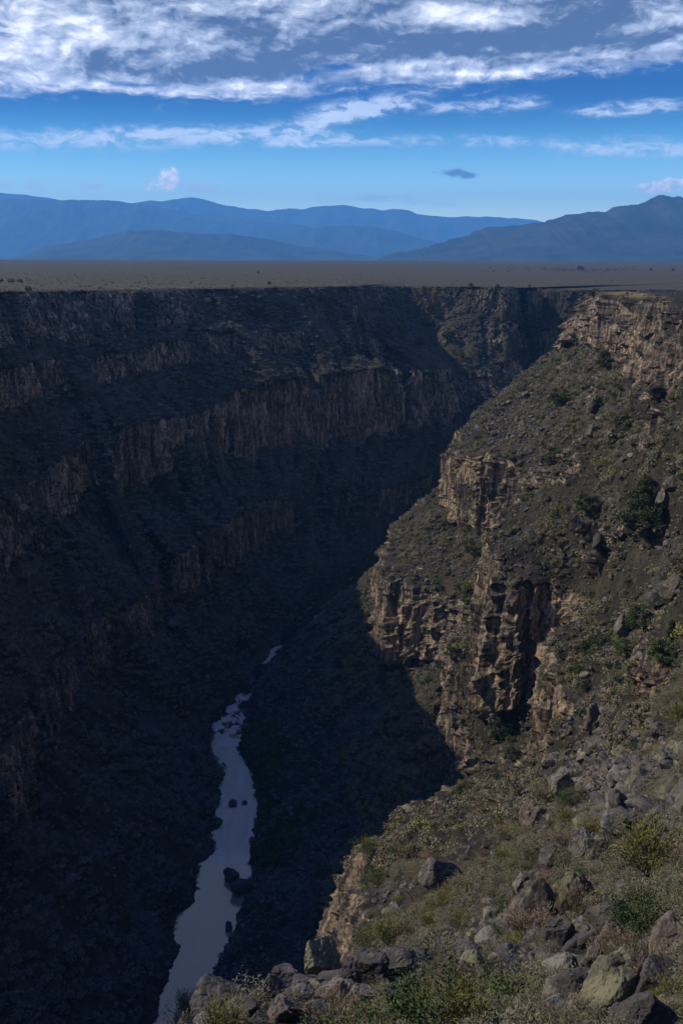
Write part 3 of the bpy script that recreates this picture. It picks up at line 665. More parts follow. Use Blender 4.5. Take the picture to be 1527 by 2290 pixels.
def face_pool(V, C, T):
    a = V[:-1, :-1]; b = V[1:, :-1]; c = V[1:, 1:]; d = V[:-1, 1:]
    n = np.cross(c - a, d - b) * .5; ar = np.linalg.norm(n, axis=2); ctr = (a + b + c + d) / 4
    nn = n / (ar[..., None] + 1e-12); nn *= np.where(nn[..., 2:3] < 0, -1, 1)
    f = lambda x: x.reshape(-1, *x.shape[2:])
    ctr, nn, ar = f(ctr), f(nn), f(ar); cl = f(C[:-1, :-1]); tt = f(T[:-1, :-1])
    u, v, dep = project(ctr); dist = np.linalg.norm(ctr, axis=1)
    ok = (dep > 3) & (u > -260) & (u < 1800) & (v > 300) & (v < 2520) & (ctr[:, 2] > -239.9) & ((nn * -ctr).sum(1) > -.12 * dist)
    return {'p': ctr[ok], 'n': nn[ok], 'a': ar[ok], 'c': cl[ok], 't': tt[ok], 'u': u[ok], 'v': v[ok], 'd': dist[ok]}
NEAR, FAR = face_pool(RV, RC, RT), face_pool(LV, LC, LT)
def pick(pool, dens, seed):
    r = np.random.default_rng(seed); w = pool['a'] * dens; n = r.poisson(w)
    i = np.repeat(np.arange(len(w)), n); r.shuffle(i)
    jit = r.normal(size=(len(i), 3)) * (np.sqrt(pool['a'][i]) * .35)[:, None]
    nn = pool['n'][i]; jit -= nn * (jit * nn).sum(1)[:, None]
    return i, pool['p'][i] + jit
def gaussuv(pool, u, v, su, sv): return np.exp(-((pool['u'] - u) / su) ** 2 - ((pool['v'] - v) / sv) ** 2)

def instancer(name, pts, rot, scl, idx, protos, label):
    """one uncountable cover: the prototypes repeated on the points of a mesh"""
    me = bpy.data.meshes.new(name); me.vertices.add(len(pts)); me.vertices.foreach_set('co', np.ascontiguousarray(pts, np.float32).ravel())
    for k, a in (('rot', rot), ('scl', scl)):
        at = me.attributes.new(k, 'FLOAT_VECTOR', 'POINT'); at.data.foreach_set('vector', np.ascontiguousarray(a, np.float32).ravel())
    at = me.attributes.new('idx', 'INT', 'POINT'); at.data.foreach_set('value', np.ascontiguousarray(idx, np.int32))
    o = link(name, me)
    pc = bpy.data.collections.new(name + '_kinds')
    for j, pm in enumerate(protos):
        po = bpy.data.objects.new('%s_kind_%02d' % (name, j), pm); pc.objects.link(po)
    g = bpy.data.node_groups.new(name, 'GeometryNodeTree')
    g.interface.new_socket('Geometry', in_out='INPUT', socket_type='NodeSocketGeometry'); g.interface.new_socket('Geometry', in_out='OUTPUT', socket_type='NodeSocketGeometry')
    N = g.nodes; gi = N.new('NodeGroupInput'); go = N.new('NodeGroupOutput'); iop = N.new('GeometryNodeInstanceOnPoints'); ci = N.new('GeometryNodeCollectionInfo')
    ci.inputs['Collection'].default_value = pc; ci.inputs['Separate Children'].default_value = True; ci.inputs['Reset Children'].default_value = True
    def named(nm, ty):
        a = N.new('GeometryNodeInputNamedAttribute'); a.data_type = ty; a.inputs['Name'].default_value = nm; return a.outputs['Attribute']
    g.links.new(gi.outputs[0], iop.inputs['Points']); g.links.new(ci.outputs[0], iop.inputs['Instance']); iop.inputs['Pick Instance'].default_value = True
    g.links.new(named('idx', 'INT'), iop.inputs['Instance Index']); g.links.new(named('rot', 'FLOAT_VECTOR'), iop.inputs['Rotation']); g.links.new(named('scl', 'FLOAT_VECTOR'), iop.inputs['Scale'])
    g.links.new(iop.outputs[0], go.inputs[0])
    md = o.modifiers.new('cover', 'NODES'); md.node_group = g
    return tag(o, label, None, None, 'stuff')

# ------------------------------------------------------------------ rocks: shapes, spots, the largest as objects
def boulder_mesh(name, seed, sub, mat, planes=11, size=(1, 1, 1), rough=.05, taper=0.0):
    P, F = boulder_shape(seed, sub, planes, size, rough, taper)
    return new_mesh(name, P, tris=F, mats=[mat])
BIG = [boulder_mesh('boulder', 40 + k, 4, BM[(0, 1, 0, 2, 1, 3, 0, 1, 2, 0)[k]], 9 + k % 5, size=((1.0, .85, .75), (1, .7, .8), (1.1, .8, .55), (.9, .8, 1.0), (1.2, .75, .5))[k % 5]) for k in range(10)]
SMALL = [boulder_mesh('rubble_stone', 80 + k, 2, BM[(0, 1, 2, 2, 0, 1)[k]], 8 + k % 3, size=((1, .8, .6), (1.1, .7, .7), (.9, .9, .8))[k % 3]) for k in range(6)]
PALE = [boulder_mesh('rubble_stone', 120 + k, 2, BM[(1, 1, 2, 3)[k]], 8, size=(1, .8, .6)) for k in range(4)]

p = NEAR
patch = fbm(p['p'] / 22.0, 4, 901); fine = fbm(p['p'] / 6.0, 3, 902)
dS = 1 - sstep(1.8, 0.2, p['t']) * 0
onslope = (p['t'] > 1.02) & (p['c'] < .75)
scree = sstep(9.3, 10.2, p['t'])                                    # the rock apron above the river
field = 2.0 * gaussuv(p, 1440, 1765, 140, 100) + .55 * gaussuv(p, 1330, 1620, 190, 110) + .9 * gaussuv(p, 1330, 2200, 260, 110) + 1.0 * gaussuv(p, 1130, 960, 130, 60) + .8 * gaussuv(p, 1390, 1200, 130, 60) + .5 * gaussuv(p, 640, 2210, 200, 60)
field = field * np.interp(p['d'], [10, 70, 140], [1.8, 1.5, 1.0])
rockiness = np.clip(.14 + .5 * sstep(.15, .5, fbm(p['p'] / 40.0, 3, 904)) + sstep(-.05, .5, patch + .4 * fine) * .6 + field, 0, 3.2)
dens = np.where(onslope, rockiness * np.interp(p['d'], [10, 60, 150, 400, 700], [.9, .8, .50, .34, .24]), 0)
dens = np.where(scree > .1, np.interp(p['d'], [150, 300, 500, 800], [1.0, .70, .26, .08]) * scree * (.35 + 1.2 * sstep(-.3, .3, patch)), dens)
dens = np.where((p['c'] >= .75) | (p['t'] < 1.02), .012, dens)
ri, rp = pick(p, dens, 31)
rr = np.random.default_rng(32)
rsz = .30 * (1 - rr.uniform(0, 1, len(ri)) * .985) ** -.40 * np.interp(p['d'][ri], [10, 45, 80, 200, 500], [.36, .55, .85, 1.05, 1.2])
rsz *= 1 + .35 * np.clip(field[ri], 0, 1.0) + .55 * gaussuv(p, 1440, 1765, 150, 110)[ri]; rsz = np.clip(rsz, .15, 2.1); rsz[scree[ri] > .1] *= .8
rsz = np.minimum(rsz, .055 * p['d'][ri] * .55 + .12)
# bank stones along the water
def seg_pick(pool, dmul, seed):
    return pick(pool, dmul, seed)
q = FAR
fpatch = fbm(q['p'] / 24.0, 4, 911)
fdens = np.where((q['c'] < .6) & (q['t'] > 1), np.interp(q['d'], [250, 500, 900], [.12, .07, .035]) * (.25 + sstep(-.2, .5, fpatch)), .006)
fdens = np.where(q['t'] > 10.3, .30, fdens)
fi, fp = pick(q, fdens, 33)
fsz = np.clip(.42 * (1 - rr.uniform(0, 1, len(fi)) * .985) ** -.38, .2, 2.4)

def apparent(pts, sz): return sz / np.linalg.norm(pts, axis=1)
def in_frame(pts, m=0):
    u, v, d = project(pts); return (d > 1) & (u > -m) & (u < 1527 + m) & (v > -m) & (v < 2290 + m)
def choose_largest(pts, sz, n, cap=6000, m=0):
    order = np.argsort(-apparent(pts, sz) * in_frame(pts, m)); out = []
    for i in order[:cap]:
        if not in_frame(pts[i:i + 1], m)[0]: break
        if seen(pts[i], sz[i] * .6): out.append(i)
        if len(out) >= n: break
    return np.array(out, int)
# ------------------------------------------------------------------ places used in the labels
def place_words(pt):
    u, v, d = project(np.array(pt)[None]); u, v = float(u[0]), float(v[0]); Y = pt[1]
    if pt[2] < -170: return 'on the dark shaded scree beside the river'
    if Y > 430: return 'on the high slope under the rim cliff'
    if Y > 300: return 'on the slope above the tall rock pillar'
    if Y > 215: return 'on the slope beside the dark gully'
    if Y > 120: return 'on the shrubby slope above the lower cliff edge'
    if Y > 75 and u > 1250: return 'in the dense boulder field'
    if Y > 62: return 'on the sagebrush slope behind the perched block'
    if u < 960: return 'on the rocky ledge beside the perched block'
    if Y > 30: return 'in brush around the big wedge boulder'
    return 'in rubble at the foot of the picture'
BCOL = {0: 'black', 1: 'pale grey lichened', 2: 'brown', 3: 'yellow lichened'}
def sizeword(s, a, b, words=('small', 'middling', 'large')): return words[0] if s < a else words[1] if s < b else words[2]

# ------------------------------------------------------------------ boulders with a shape of their own
def hero(u, v, w, h, seed, mat, label, depth=.9, planes=10, taper=0.0, tilt=(0, 0), sub=5, sink=.18, rough=.05, name='boulder', group=None, yaw=0.0):
    hit = cast(u, v)
    if hit is None or (v > 2100 and u > 440 and hit[2] is not near_side) or (label.find('ledge') >= 0 and hit[0].length > 110): return None
    pt = hit[0]; d = float(pt.y * CP - pt.z * SP); k = d / FP
    sx, sz = w * k / 2, h * k / 2
    P, F = boulder_shape(seed, sub, planes, (1, 1, 1), rough, taper)
    P -= (P.max(0) + P.min(0)) / 2; P /= (P.max(0) - P.min(0)) / 2
    P *= np.array([sx, sx * depth, sz * 1.12])
    me = new_mesh(name, P, tris=F, mats=[BM[mat]])
    o = link(name, me); o.location = pt + Vector((0, 0, sz * (1 - sink * 2) + sx * .15)); o.rotation_euler = (tilt[0], tilt[1], yaw)
    tag(o, label, 'boulder', group)
    HEROES.append((pt.copy(), max(sx, sz))); return o
HEROES = []
hero(1192, 2072, 104, 142, 501, 1, 'tall wedge shaped grey boulder with a black pointed top among the brush', .8, 8, .45, (0, .12))
hero(1282, 2035, 92, 104, 502, 3, 'leaning boulder with bright yellow lichen on its shaded face behind the wedge boulder', .8, 8, .25, (0, -.3))
hero(722, 2186, 84, 112, 503, 3, 'upright block perched on the ledge edge against the dark scree', .9, 8, .10, (.05, -.04))
hero(716, 2118, 22, 22, 504, 0, 'small stone balanced on top of the upright perched block', 1, 9)
hero(990, 1985, 104, 74, 505, 1, 'broad pale grey boulder with a sloping top on the shrubby slope', .8, 8, .2, (0, .2))
LED = [(495,2266,118,84,'flat topped boulder with a pale sunlit face at the end of the ledge'),(430,2286,60,44,'low dark boulder half behind the bush at the end of the ledge'),(566,2208,58,50,'small sunlit boulder on the crest of the ledge'),
       (600,2246,76,70,'dark rounded boulder in the middle of the ledge pile'),(556,2262,62,58,'blackened boulder at the bottom of the ledge pile'),(640,2218,66,58,'boulder with a notched top on the ledge crest'),
       (668,2250,70,56,'pale split boulder below the ledge crest'),(640,2280,76,58,'rough boulder with a brown face at the foot of the ledge pile'),(696,2222,60,50,'low boulder wedged under the upright perched block'),
       (740,2246,74,54,'flat slab leaning below the perched block'),(778,2214,58,60,'dark cracked boulder beside the perched block'),(800,2250,80,50,'brown slab at the brush edge of the ledge'),
       (830,2190,76,70,'black angular boulder in the dark rock gap'),(884,2180,84,62,'black boulder with a bush above it in the rock gap'),(932,2166,64,48,'black boulder at the end of the rock gap'),(790,2180,50,46,'small black boulder behind the perched block'),
       (530,2290,90,46,'boulder at the bottom frame under the ledge pile'),(1054,2142,46,34,'lone black boulder in brown brush')]
for k, (u, v, w, h, lab) in enumerate(LED): hero(u, v, w * 1.12, h * 1.15, 520 + k, (1, 0, 1, 0, 0, 1, 1, 2, 1, 2, 0, 2, 0, 0, 0, 0, 1, 0)[k], lab, .85, 9 + k % 4, .1, (.1 * ((k * 7) % 5 - 2) * .5, .12 * ((k * 5) % 5 - 2) * .5))
FGR = [(1352,2260,132,140,3,'big greenish yellow lichened boulder with a black overhung side'),(1285,2255,150,110,1,'long pale slab lying beside the greenish lichened boulder'),(1258,2196,92,70,1,'pale rounded boulder with a flat sunlit top'),
       (1322,2178,52,96,1,'narrow upright stone standing on end in the rubble'),(1246,2130,74,92,0,'dark upright boulder half hidden by brush'),(1300,2110,60,66,1,'pale smooth stone below the brown brush'),
       (1385,2175,66,62,0,'dark smooth boulder below the fresh green bush'),(1420,2168,50,48,2,'brown rounded stone beside the black shadow'),(1470,2240,150,112,1,'large whitish lichen covered boulder near the corner'),
       (1500,2150,110,118,2,'brown slab with a pale edge rising by the frame edge'),(1440,2300,130,90,1,'pale spotted boulder cut by the bottom frame'),(1362,2090,116,84,1,'grey grainy boulder under the fresh green bush'),
       (1376,2196,80,48,1,'flat pale stone below the dark smooth boulder'),(1230,2290,90,70,1,'angular pale stone at the bottom frame'),(1395,2300,70,70,0,'black stone in the gap at the bottom frame'),
       (1135,2270,80,60,0,'dark flat stone under the grey brush'),(1080,2285,70,50,1,'grey stone peeping out of sagebrush at the bottom frame'),(1300,1905,56,64,1,'pale upright stone on the path of rubble'),(1325,1920,50,70,1,'white faced tilted stone on the rubble strip'),
       (1230,1940,56,64,1,'pale block at the upper side of the rubble strip'),(1255,1775,60,66,1,'pale sunlit block among brush above the rubble'),(1188,1850,60,64,2,'brown triangular stone on the shrubby slope'),(1165,1990,40,44,1,'small pale stone in shrubs before the wedge boulder')]
for k, (u, v, w, h, m, lab) in enumerate(FGR): hero(u, v, w, h, 560 + k, m, lab, .8, 8 + k % 4, .12, (.1 * ((k * 3) % 5 - 2) * .6, .12 * ((k * 7) % 5 - 2) * .7))
MID = [(1392,1422,44,56,1,'pale leaning slab alone among green bushes'),(1505,1330,66,60,2,'big rounded brown boulder by the frame edge above green bushes'),(1472,1352,62,36,1,'pale flat boulder with a sunlit face below the rounded brown boulder'),
       (1286,1182,28,36,0,'dark pyramid shaped stone on the open slope'),(1337,1222,24,34,1,'rounded grey stone among small green bushes'),(1480,1135,34,50,1,'pale grey boulder beside the large dark bush'),
       (1500,1098,36,34,1,'pale rough boulder above the large dark bush'),(1324,978,24,34,2,'tan pinnacle stone in the upper rock field'),(1328,920,34,28,0,'dark boulder at the top of the upper rock field'),
       (1325,1628,46,60,2,'brown block standing at the foot of the short columns'),(1475,1655,44,46,1,'pale pointed boulder above the dense boulder field'),(1400,1650,40,46,1,'whitish angular boulder with shrubs above it'),(1228,1715,40,40,1,'pale stone below the short rock columns')]
for k, (u, v, w, h, m, lab) in enumerate(MID): hero(u, v, w, h, 600 + k, m, lab, .85, 8 + k % 4, .2, (.08, .1 * ((k * 7) % 5 - 2) * .6), sub=4)
RIV = [(518, 1966, 38, 34, 'black boulder standing in the middle of the pale river'),(521, 1801, 20, 13, 'small black rock in the brownish stretch of the river'),(547, 1797, 14, 8, 'tiny rock awash beside the right bank upstream'),(437, 2230, 16, 8, 'lone dark rock awash in the lowest stretch of the river'),
       (540, 1992, 50, 40, 'dark boulder jutting from the bank beside the midstream boulder'),(512, 2080, 16, 26, 'square dark block at the water edge')]
for k, (u, v, w, h, lab) in enumerate(RIV): hero(u, v, w, h, 640 + k, 0, lab, 1.0, 9, .15, sub=4, sink=.25)

# ------------------------------------------------------------------ the 300 largest of the other boulders as objects, the rest as rubble
big_n = 240
allp = rp; alls = rsz
keep = np.ones(len(allp), bool)
for hp, hr in HEROES:
    dd = np.linalg.norm(allp - np.array(hp), axis=1); keep &= dd > hr * .8
allp, alls, ai = allp[keep], alls[keep], ri[keep]
top = choose_largest(allp, alls, big_n)
r5 = np.random.default_rng(77)
protos = []
for m in BIG:
    o = bpy.data.objects.new('boulder', m); protos.append(o)
fresh = [True] * len(protos)
for j in top:
    k = int(r5.integers(0, len(protos))); s = alls[j]
    o = protos[k] if fresh[k] else protos[k].copy()
    fresh[k] = False
    COL.objects.link(o)
    n = NEAR['n'][ai[j]]
    o.location = allp[j] + n * s * .22; o.scale = (s * r5.uniform(.85, 1.2), s * r5.uniform(.85, 1.2), s * r5.uniform(.8, 1.15)); o.rotation_euler = (r5.uniform(-.45, .45), r5.uniform(-.45, .45), r5.uniform(0, 6.28))
    mk = BM.index(BIG[k].materials[0])
    app = s / np.linalg.norm(allp[j]) * FP
    w = sizeword(app, 9, 16, ('small', 'middle sized', 'large'))
    tag(o, '%s %s basalt boulder %s' % (w, BCOL[mk], place_words(allp[j])), 'boulder', 'basalt boulders strewn over the sunlit slope')
rest = np.setdiff1d(np.arange(len(allp)), top)
def eul(n, r): return np.stack([r.uniform(-.5, .5, n), r.uniform(-.5, .5, n), r.uniform(0, 6.28, n)], 1)
def scl3(s, r): return s[:, None] * r.uniform(.8, 1.2, (len(s), 3))
nr = NEAR['n'][ai[rest]]
instancer('scree_rubble', allp[rest] + nr * (alls[rest] * .15)[:, None], eul(len(rest), r5), scl3(alls[rest], r5), r5.integers(0, 10, len(rest)) , SMALL + PALE, 'countless smaller basalt stones and rubble covering the near slope and scree')
instancer('talus_rubble', fp + FAR['n'][fi] * (fsz * .15)[:, None], eul(len(fi), r5), scl3(fsz, r5), r5.integers(0, 8, len(fi)), SMALL + PALE[:2], 'countless dark stones on the shaded talus of the far wall and river bank')

# ------------------------------------------------------------------ bushes
KINDS = [('sagebrush', 'sage', dict(), 'grey green sagebrush'), ('sagebrush', 'sage', dict(nst=20, height=.8), 'wide grey green sagebrush'),
         ('sagebrush', 'sage', dict(nst=14, up=1.1, leaves=2300), 'upright grey sagebrush'),
         ('rabbitbrush', 'rabbit', dict(nst=22, up=1.4, leaf=(.055, .008), spread=.75, height=1.05, clump=.10), 'yellow green rabbitbrush'),
         ('dry_bush', 'dry', dict(nst=26, up=1.3, leaf=(.05, .007), leaves=1900, spread=.85, clump=.10), 'dry brown twiggy bush'),
         ('green_bush', 'green', dict(nst=15, leaf=(.028, .016), leaves=2900, height=1.1, clump=.15), 'fresh green leafy bush')]
BUSH = []
for k, (nm, mat, kw, lab) in enumerate(KINDS):
    st, lf = bush_parts(700 + k, **kw); BUSH.append((nm, st.mesh('stems', STEM), lf.mesh('foliage', LEAF[mat]), lab, nm.replace('_', ' ')))
FARB = [tuft_mesh('far_bush', 740 + k, LEAF[('sage', 'sage', 'dark', 'sage', 'dry', 'rabbit', 'green')[k]], 420, .085) for k in range(7)]
MIDB = [tuft_mesh('mid_bush', 760 + k, LEAF[('sage', 'sage', 'dark', 'sage', 'dry', 'rabbit', 'green')[k]], 2200, .030) for k in range(7)]
BLUB = [tuft_mesh('talus_bush', 780 + k, LEAF[('blue', 'blue', 'dark', 'blue')[k]], 200, .13) for k in range(4)]

onb = (p['t'] > .2) & (p['c'] < .8) & (p['n'][:, 2] > .28) & (p['t'] < 10.2)
bd = np.where(onb, np.interp(p['d'], [10, 30, 70, 120, 300, 600], [.9, .85, .62, .44, .30, .22]) * (1.25 - .75 * np.clip(field + scree * .9, 0, 1.5)) * (.22 + 1.35 * sstep(-.35, .35, fbm(p['p'] / 11.0, 3, 921))), 0)
bd = np.where((p['c'] >= .8) & (p['t'] > 1), .014, np.maximum(bd, 0)); bd = np.where(p['t'] < 1, bd * .8 * (p['a'] < 4), bd)
bd = bd * (1 - .72 * np.clip(gaussuv(p, 660, 2215, 210, 55) + gaussuv(p, 870, 2175, 110, 40) + .9 * gaussuv(p, 1370, 2190, 190, 110), 0, 1))
bd = bd * (1 - .93 * np.clip(1.4 * gaussuv(p, 560, 2360, 270, 130), 0, 1))
bi, bp_ = pick(p, bd, 41)
bsz = np.clip(np.random.default_rng(42).lognormal(-.66, .48, len(bi)), .18, 1.6) * np.interp(p['d'][bi], [10, 28, 70, 120, 300, 600], [.62, .82, 1.15, 1.5, 1.75, 1.85])
keep = np.ones(len(bi), bool)
for hp, hr in HEROES: keep &= np.linalg.norm(bp_ - np.array(hp), axis=1) > hr * .75 + .35 * bsz * (hp.length < 60)
keep &= np.linalg.norm(bp_, axis=1) > 7.5
bi, bp_, bsz = bi[keep], bp_[keep], bsz[keep]
btop = choose_largest(bp_, bsz, 285, m=90)
r6 = np.random.default_rng(88)
def make_bush(kind, pt, s, label, group, yaw, first=[{}]):
    nm, sm, fm, lab, cat = BUSH[kind]
    root = bpy.data.objects.new(nm, None); COL.objects.link(root); root.location = pt; root.scale = (s, s, s * .95); root.rotation_euler = (0, 0, yaw)
    for pn, me in (('stems', sm), ('foliage', fm)):
        c = bpy.data.objects.new(pn, me); COL.objects.link(c); c.parent = root
    return tag(root, label, cat, group)
kk = r6.choice(6, len(bp_), p=[.28, .24, .16, .12, .15, .05])
for j in btop:
    k = int(kk[j]); app = bsz[j] / np.linalg.norm(bp_[j]) * FP
    w = sizeword(app, 22, 40, ('small', 'medium', 'big'))
    make_bush(k, bp_[j] - np.array([0, 0, .04]), bsz[j], '%s %s %s' % (w, BUSH[k][3], place_words(bp_[j])), BUSH[k][4] + ' plants growing over the slope', r6.uniform(0, 6.28))
# bushes the photograph singles out
ONE = [(1432,2075,150,120,5,'fresh bright green leafy bush beside the pale grainy boulder'),(1210,2210,90,70,5,'low green leafy shrub with thin stems in the brown brush'),(1445,1960,210,130,3,'wide yellow green bush spreading below the dense boulder field'),
       (1500,2250,110,110,3,'olive yellow bush at the bottom corner, over dark stones'),(420,2284,110,60,3,'pale green bush at the lower end of the rocky ledge'),(870,2115,110,50,3,'low light green cushion bush above the black rocks'),
       (1180,2110,150,90,4,'reddish brown dry bush in front of the wedge boulder'),(1290,2060,130,80,4,'tall brown dry brush right of the wedge boulder'),(1135,2045,70,46,5,'bright green bush on the shrubby slope before the wedge boulder'),
       (1275,1800,70,56,5,'round fresh green bush above the rubble strip'),(1320,1880,90,70,3,'olive bush at the edge of the boulder field'),(1120,2095,60,40,5,'small yellow green bush beside brown brush'),(1485,1840,60,40,5,'green bush inside the dense boulder field')]
for k, (u, v, w, h, kind, lab) in enumerate(ONE):
    hit = cast(u, v)
    if hit:
        s = w / 2 * float(hit[0].y * CP - hit[0].z * SP) / FP
        make_bush(kind, hit[0], s * .95, lab, None, k * 1.3)
brest = np.setdiff1d(np.arange(len(bp_)), btop); bdist = np.linalg.norm(bp_, axis=1); brest = brest[bdist[brest] > 26]
def yaw3(n, r): return np.stack([r.uniform(-.15, .15, n), r.uniform(-.15, .15, n), r.uniform(0, 6.28, n)], 1)
for nm, sel, pr, lab in (('sagebrush_cover', brest[bdist[brest] < 190], MIDB, 'low sagebrush cover on the nearer slope'), ('slope_scrub', brest[bdist[brest] >= 190], FARB, 'scattered low scrub covering the upper sunlit slope')):
    ki = r6.choice(7, len(sel), p=[.27, .23, .10, .18, .12, .07, .03])
    instancer(nm, bp_[sel], yaw3(len(sel), r6), scl3(bsz[sel], r6), ki, pr, lab)
# shaded right bank: dark scrub with a green belt by the water
sd_ = np.where((p['t'] > 9.2) & (p['c'] < .5), np.interp(p['d'], [200, 400, 800], [.06, .06, .05]) * (.4 + 1.1 * sstep(-.3, .5, fbm(p['p'] / 30.0, 3, 931))), 0) * sstep(300, 420, p['d'] + 130 * (p['t'] > 10.5))
si, sp_ = pick(p, sd_, 51); ss = np.clip(r6.lognormal(.15, .35, len(si)), .5, 2.4)
instancer('bank_scrub', sp_, yaw3(len(si), r6), scl3(ss, r6), r6.choice(4, len(si), p=[.4, .3, .2, .1]), BLUB, 'dark scrub growing on the shaded river slope')
gd = np.where((p['t'] > 10.45) & (p['d'] > 400) & (p['d'] < 720), .24 * sstep(-.25, .35, fbm(p['p'] / 26.0, 3, 933)), 0)
gi, gp = pick(p, gd, 52); gs = np.clip(r6.lognormal(.1, .3, len(gi)), .6, 2.0)
GREENB = [tuft_mesh('willow', 790 + k, LEAF['willow' if k else 'dark'], 260, .13) for k in range(3)]
instancer('willow_belt', gp, yaw3(len(gi), r6), scl3(gs, r6), r6.integers(0, 3, len(gi)), GREENB, 'deep green belt of bushes along the shaded river bank')
# the far wall
fb = np.where((q['c'] < .7) & (q['t'] > 1.0) & (q['t'] < 10.6), np.interp(q['d'], [250, 500, 1000], [.13, .10, .055]) * (.35 + 1.1 * sstep(-.4, .4, fbm(q['p'] / 18.0, 3, 941))), 0)
fb = np.where((q['c'] >= .7) & (q['t'] > 1), .022, fb)
ti, tp = pick(q, fb, 53); ts = np.clip(r6.lognormal(.30, .38, len(ti)), .5, 3.0)
instancer('talus_scrub', tp, yaw3(len(ti), r6), scl3(ts, r6), r6.choice(4, len(ti), p=[.35, .3, .15, .2]), BLUB, 'grey blue scrub speckling the shaded talus slopes of the far wall')
# brush on the plain close behind the far rim
rpn = np.random.default_rng(61); m = 6000
kx = rpn.uniform(-620, 760, m); ky = 640 + rpn.exponential(330, m)
pts = []
for x, y in zip(kx, ky):
    if y > 2600: continue
    ok, h, n, i = plain.ray_cast(Vector((x, y, 60)), Vector((0, 0, -1)))
    if ok: pts.append(h[:])
pts = np.array(pts); psz = np.clip(rpn.lognormal(-.6, .4, len(pts)), .2, 1.5)
instancer('plain_scrub', pts, yaw3(len(pts), r6), scl3(psz, r6), r6.choice(7, len(pts), p=[.3, .25, .15, .2, .1, 0, 0]), FARB, 'low brush dotting the flat plain beyond the far rim')

# ------------------------------------------------------------------ trees
def tree_meshes(seed, kind):
    r = np.random.default_rng(seed); tr = Bag(); cr = Bag()
    if kind == 'pine':
        H = 1.0; pts = np.array([(0, 0, 0), (.01, 0, .3), (0, .01, .65), (0, 0, .97)]); V, Q = tube_path(pts, [.022, .018, .012, .004], 6); tr.add(V, Q)
        for k in range(46):
            z = .14 + .83 * (k / 46) ** .9; L = .23 * (1 - (z - .1) / .95) * r.uniform(.7, 1.15) + .02; az = k * 2.4 + r.uniform(-.3, .3)
            e = np.array([np.cos(az) * L, np.sin(az) * L, z - .03 * L]); V, Q = tube_path(np.array([(0, 0, z), e * np.array([.5, .5, 1]), e]), [.006, .004, .002], 3); tr.add(V, Q)
            n = 46; t = r.uniform(.25, 1.05, n)[:, None]; c = np.array([0, 0, z]) + (e - np.array([0, 0, z])) * t + r.normal(size=(n, 3)) * .018
            ax = unit(r.normal(size=(n, 3)) + unit(e)); bx = unit(np.cross(ax, r.normal(size=(n, 3)))); s = r.uniform(.6, 1.2, n) * .026
            V, Q = quads_from(c, ax, bx, s, s * .5); cr.add(V, Q, np.repeat(r.uniform(0, 1, n), 4))
    else:
        slim = .34 if kind == 'column' else 1.0
        pts = np.array([(0, 0, 0), (.03, .01, .15), (.0, .03, .32), (.02, 0, .6)]); V, Q = tube_path(pts, [.045, .036, .028, .01], 6); tr.add(V, Q)
        for k in range(26):
            az = r.uniform(0, 6.28); z = r.uniform(.22, .95); L = (.46 * math.sqrt(max(.05, 1 - ((z - .5) / .56) ** 2))) * slim * r.uniform(.6, 1.05)
            e = np.array([np.cos(az) * L, np.sin(az) * L, z]); b0 = np.array([0, 0, z * .55]); V, Q = tube_path(np.array([b0, (b0 + e) / 2 + np.array([0, 0, -.02]), e]), [.015, .01, .005], 4); tr.add(V, Q)
            n = 230; c = e + unit(r.normal(size=(n, 3))) * (r.uniform(0, 1, n) ** .5 * .125 * (.6 + .4 * slim))[:, None]; c[:, 2] = np.maximum(c[:, 2], .04)
            ax = unit(r.normal(size=(n, 3))); bx = unit(np.cross(ax, r.normal(size=(n, 3)))); s = r.uniform(.6, 1.3, n) * .018
            V, Q = quads_from(c, ax, bx, s, s * .6); cr.add(V, Q, np.repeat(np.clip(r.uniform(0, .5) + r.uniform(0, .5, n), 0, 1), 4))
    return tr, cr
TREE = {}
for k, (nm, kind, mat) in enumerate((('juniper', 'round', 'dark'), ('juniper', 'round', 'dark'), ('columnar_juniper', 'column', 'dark'), ('pine', 'pine', 'pine'), ('scrub_oak', 'round', 'green'))):
    tr, cr = tree_meshes(800 + k, kind); TREE[k] = (nm, tr.mesh('trunk', BARK, True), cr.mesh('crown', LEAF[mat]))
def plant_tree(k, pt, hgt, wid, label, group=None, yaw=0.0, cat='tree'):
    nm, tm, cm = TREE[k]
    root = bpy.data.objects.new(nm, None); COL.objects.link(root); root.location = pt; root.scale = (wid, wid, hgt); root.rotation_euler = (0, 0, yaw)
    for pn, me in (('trunk', tm), ('crown', cm)):
        c = bpy.data.objects.new(pn, me); COL.objects.link(c); c.parent = root
    return tag(root, label, cat, group)
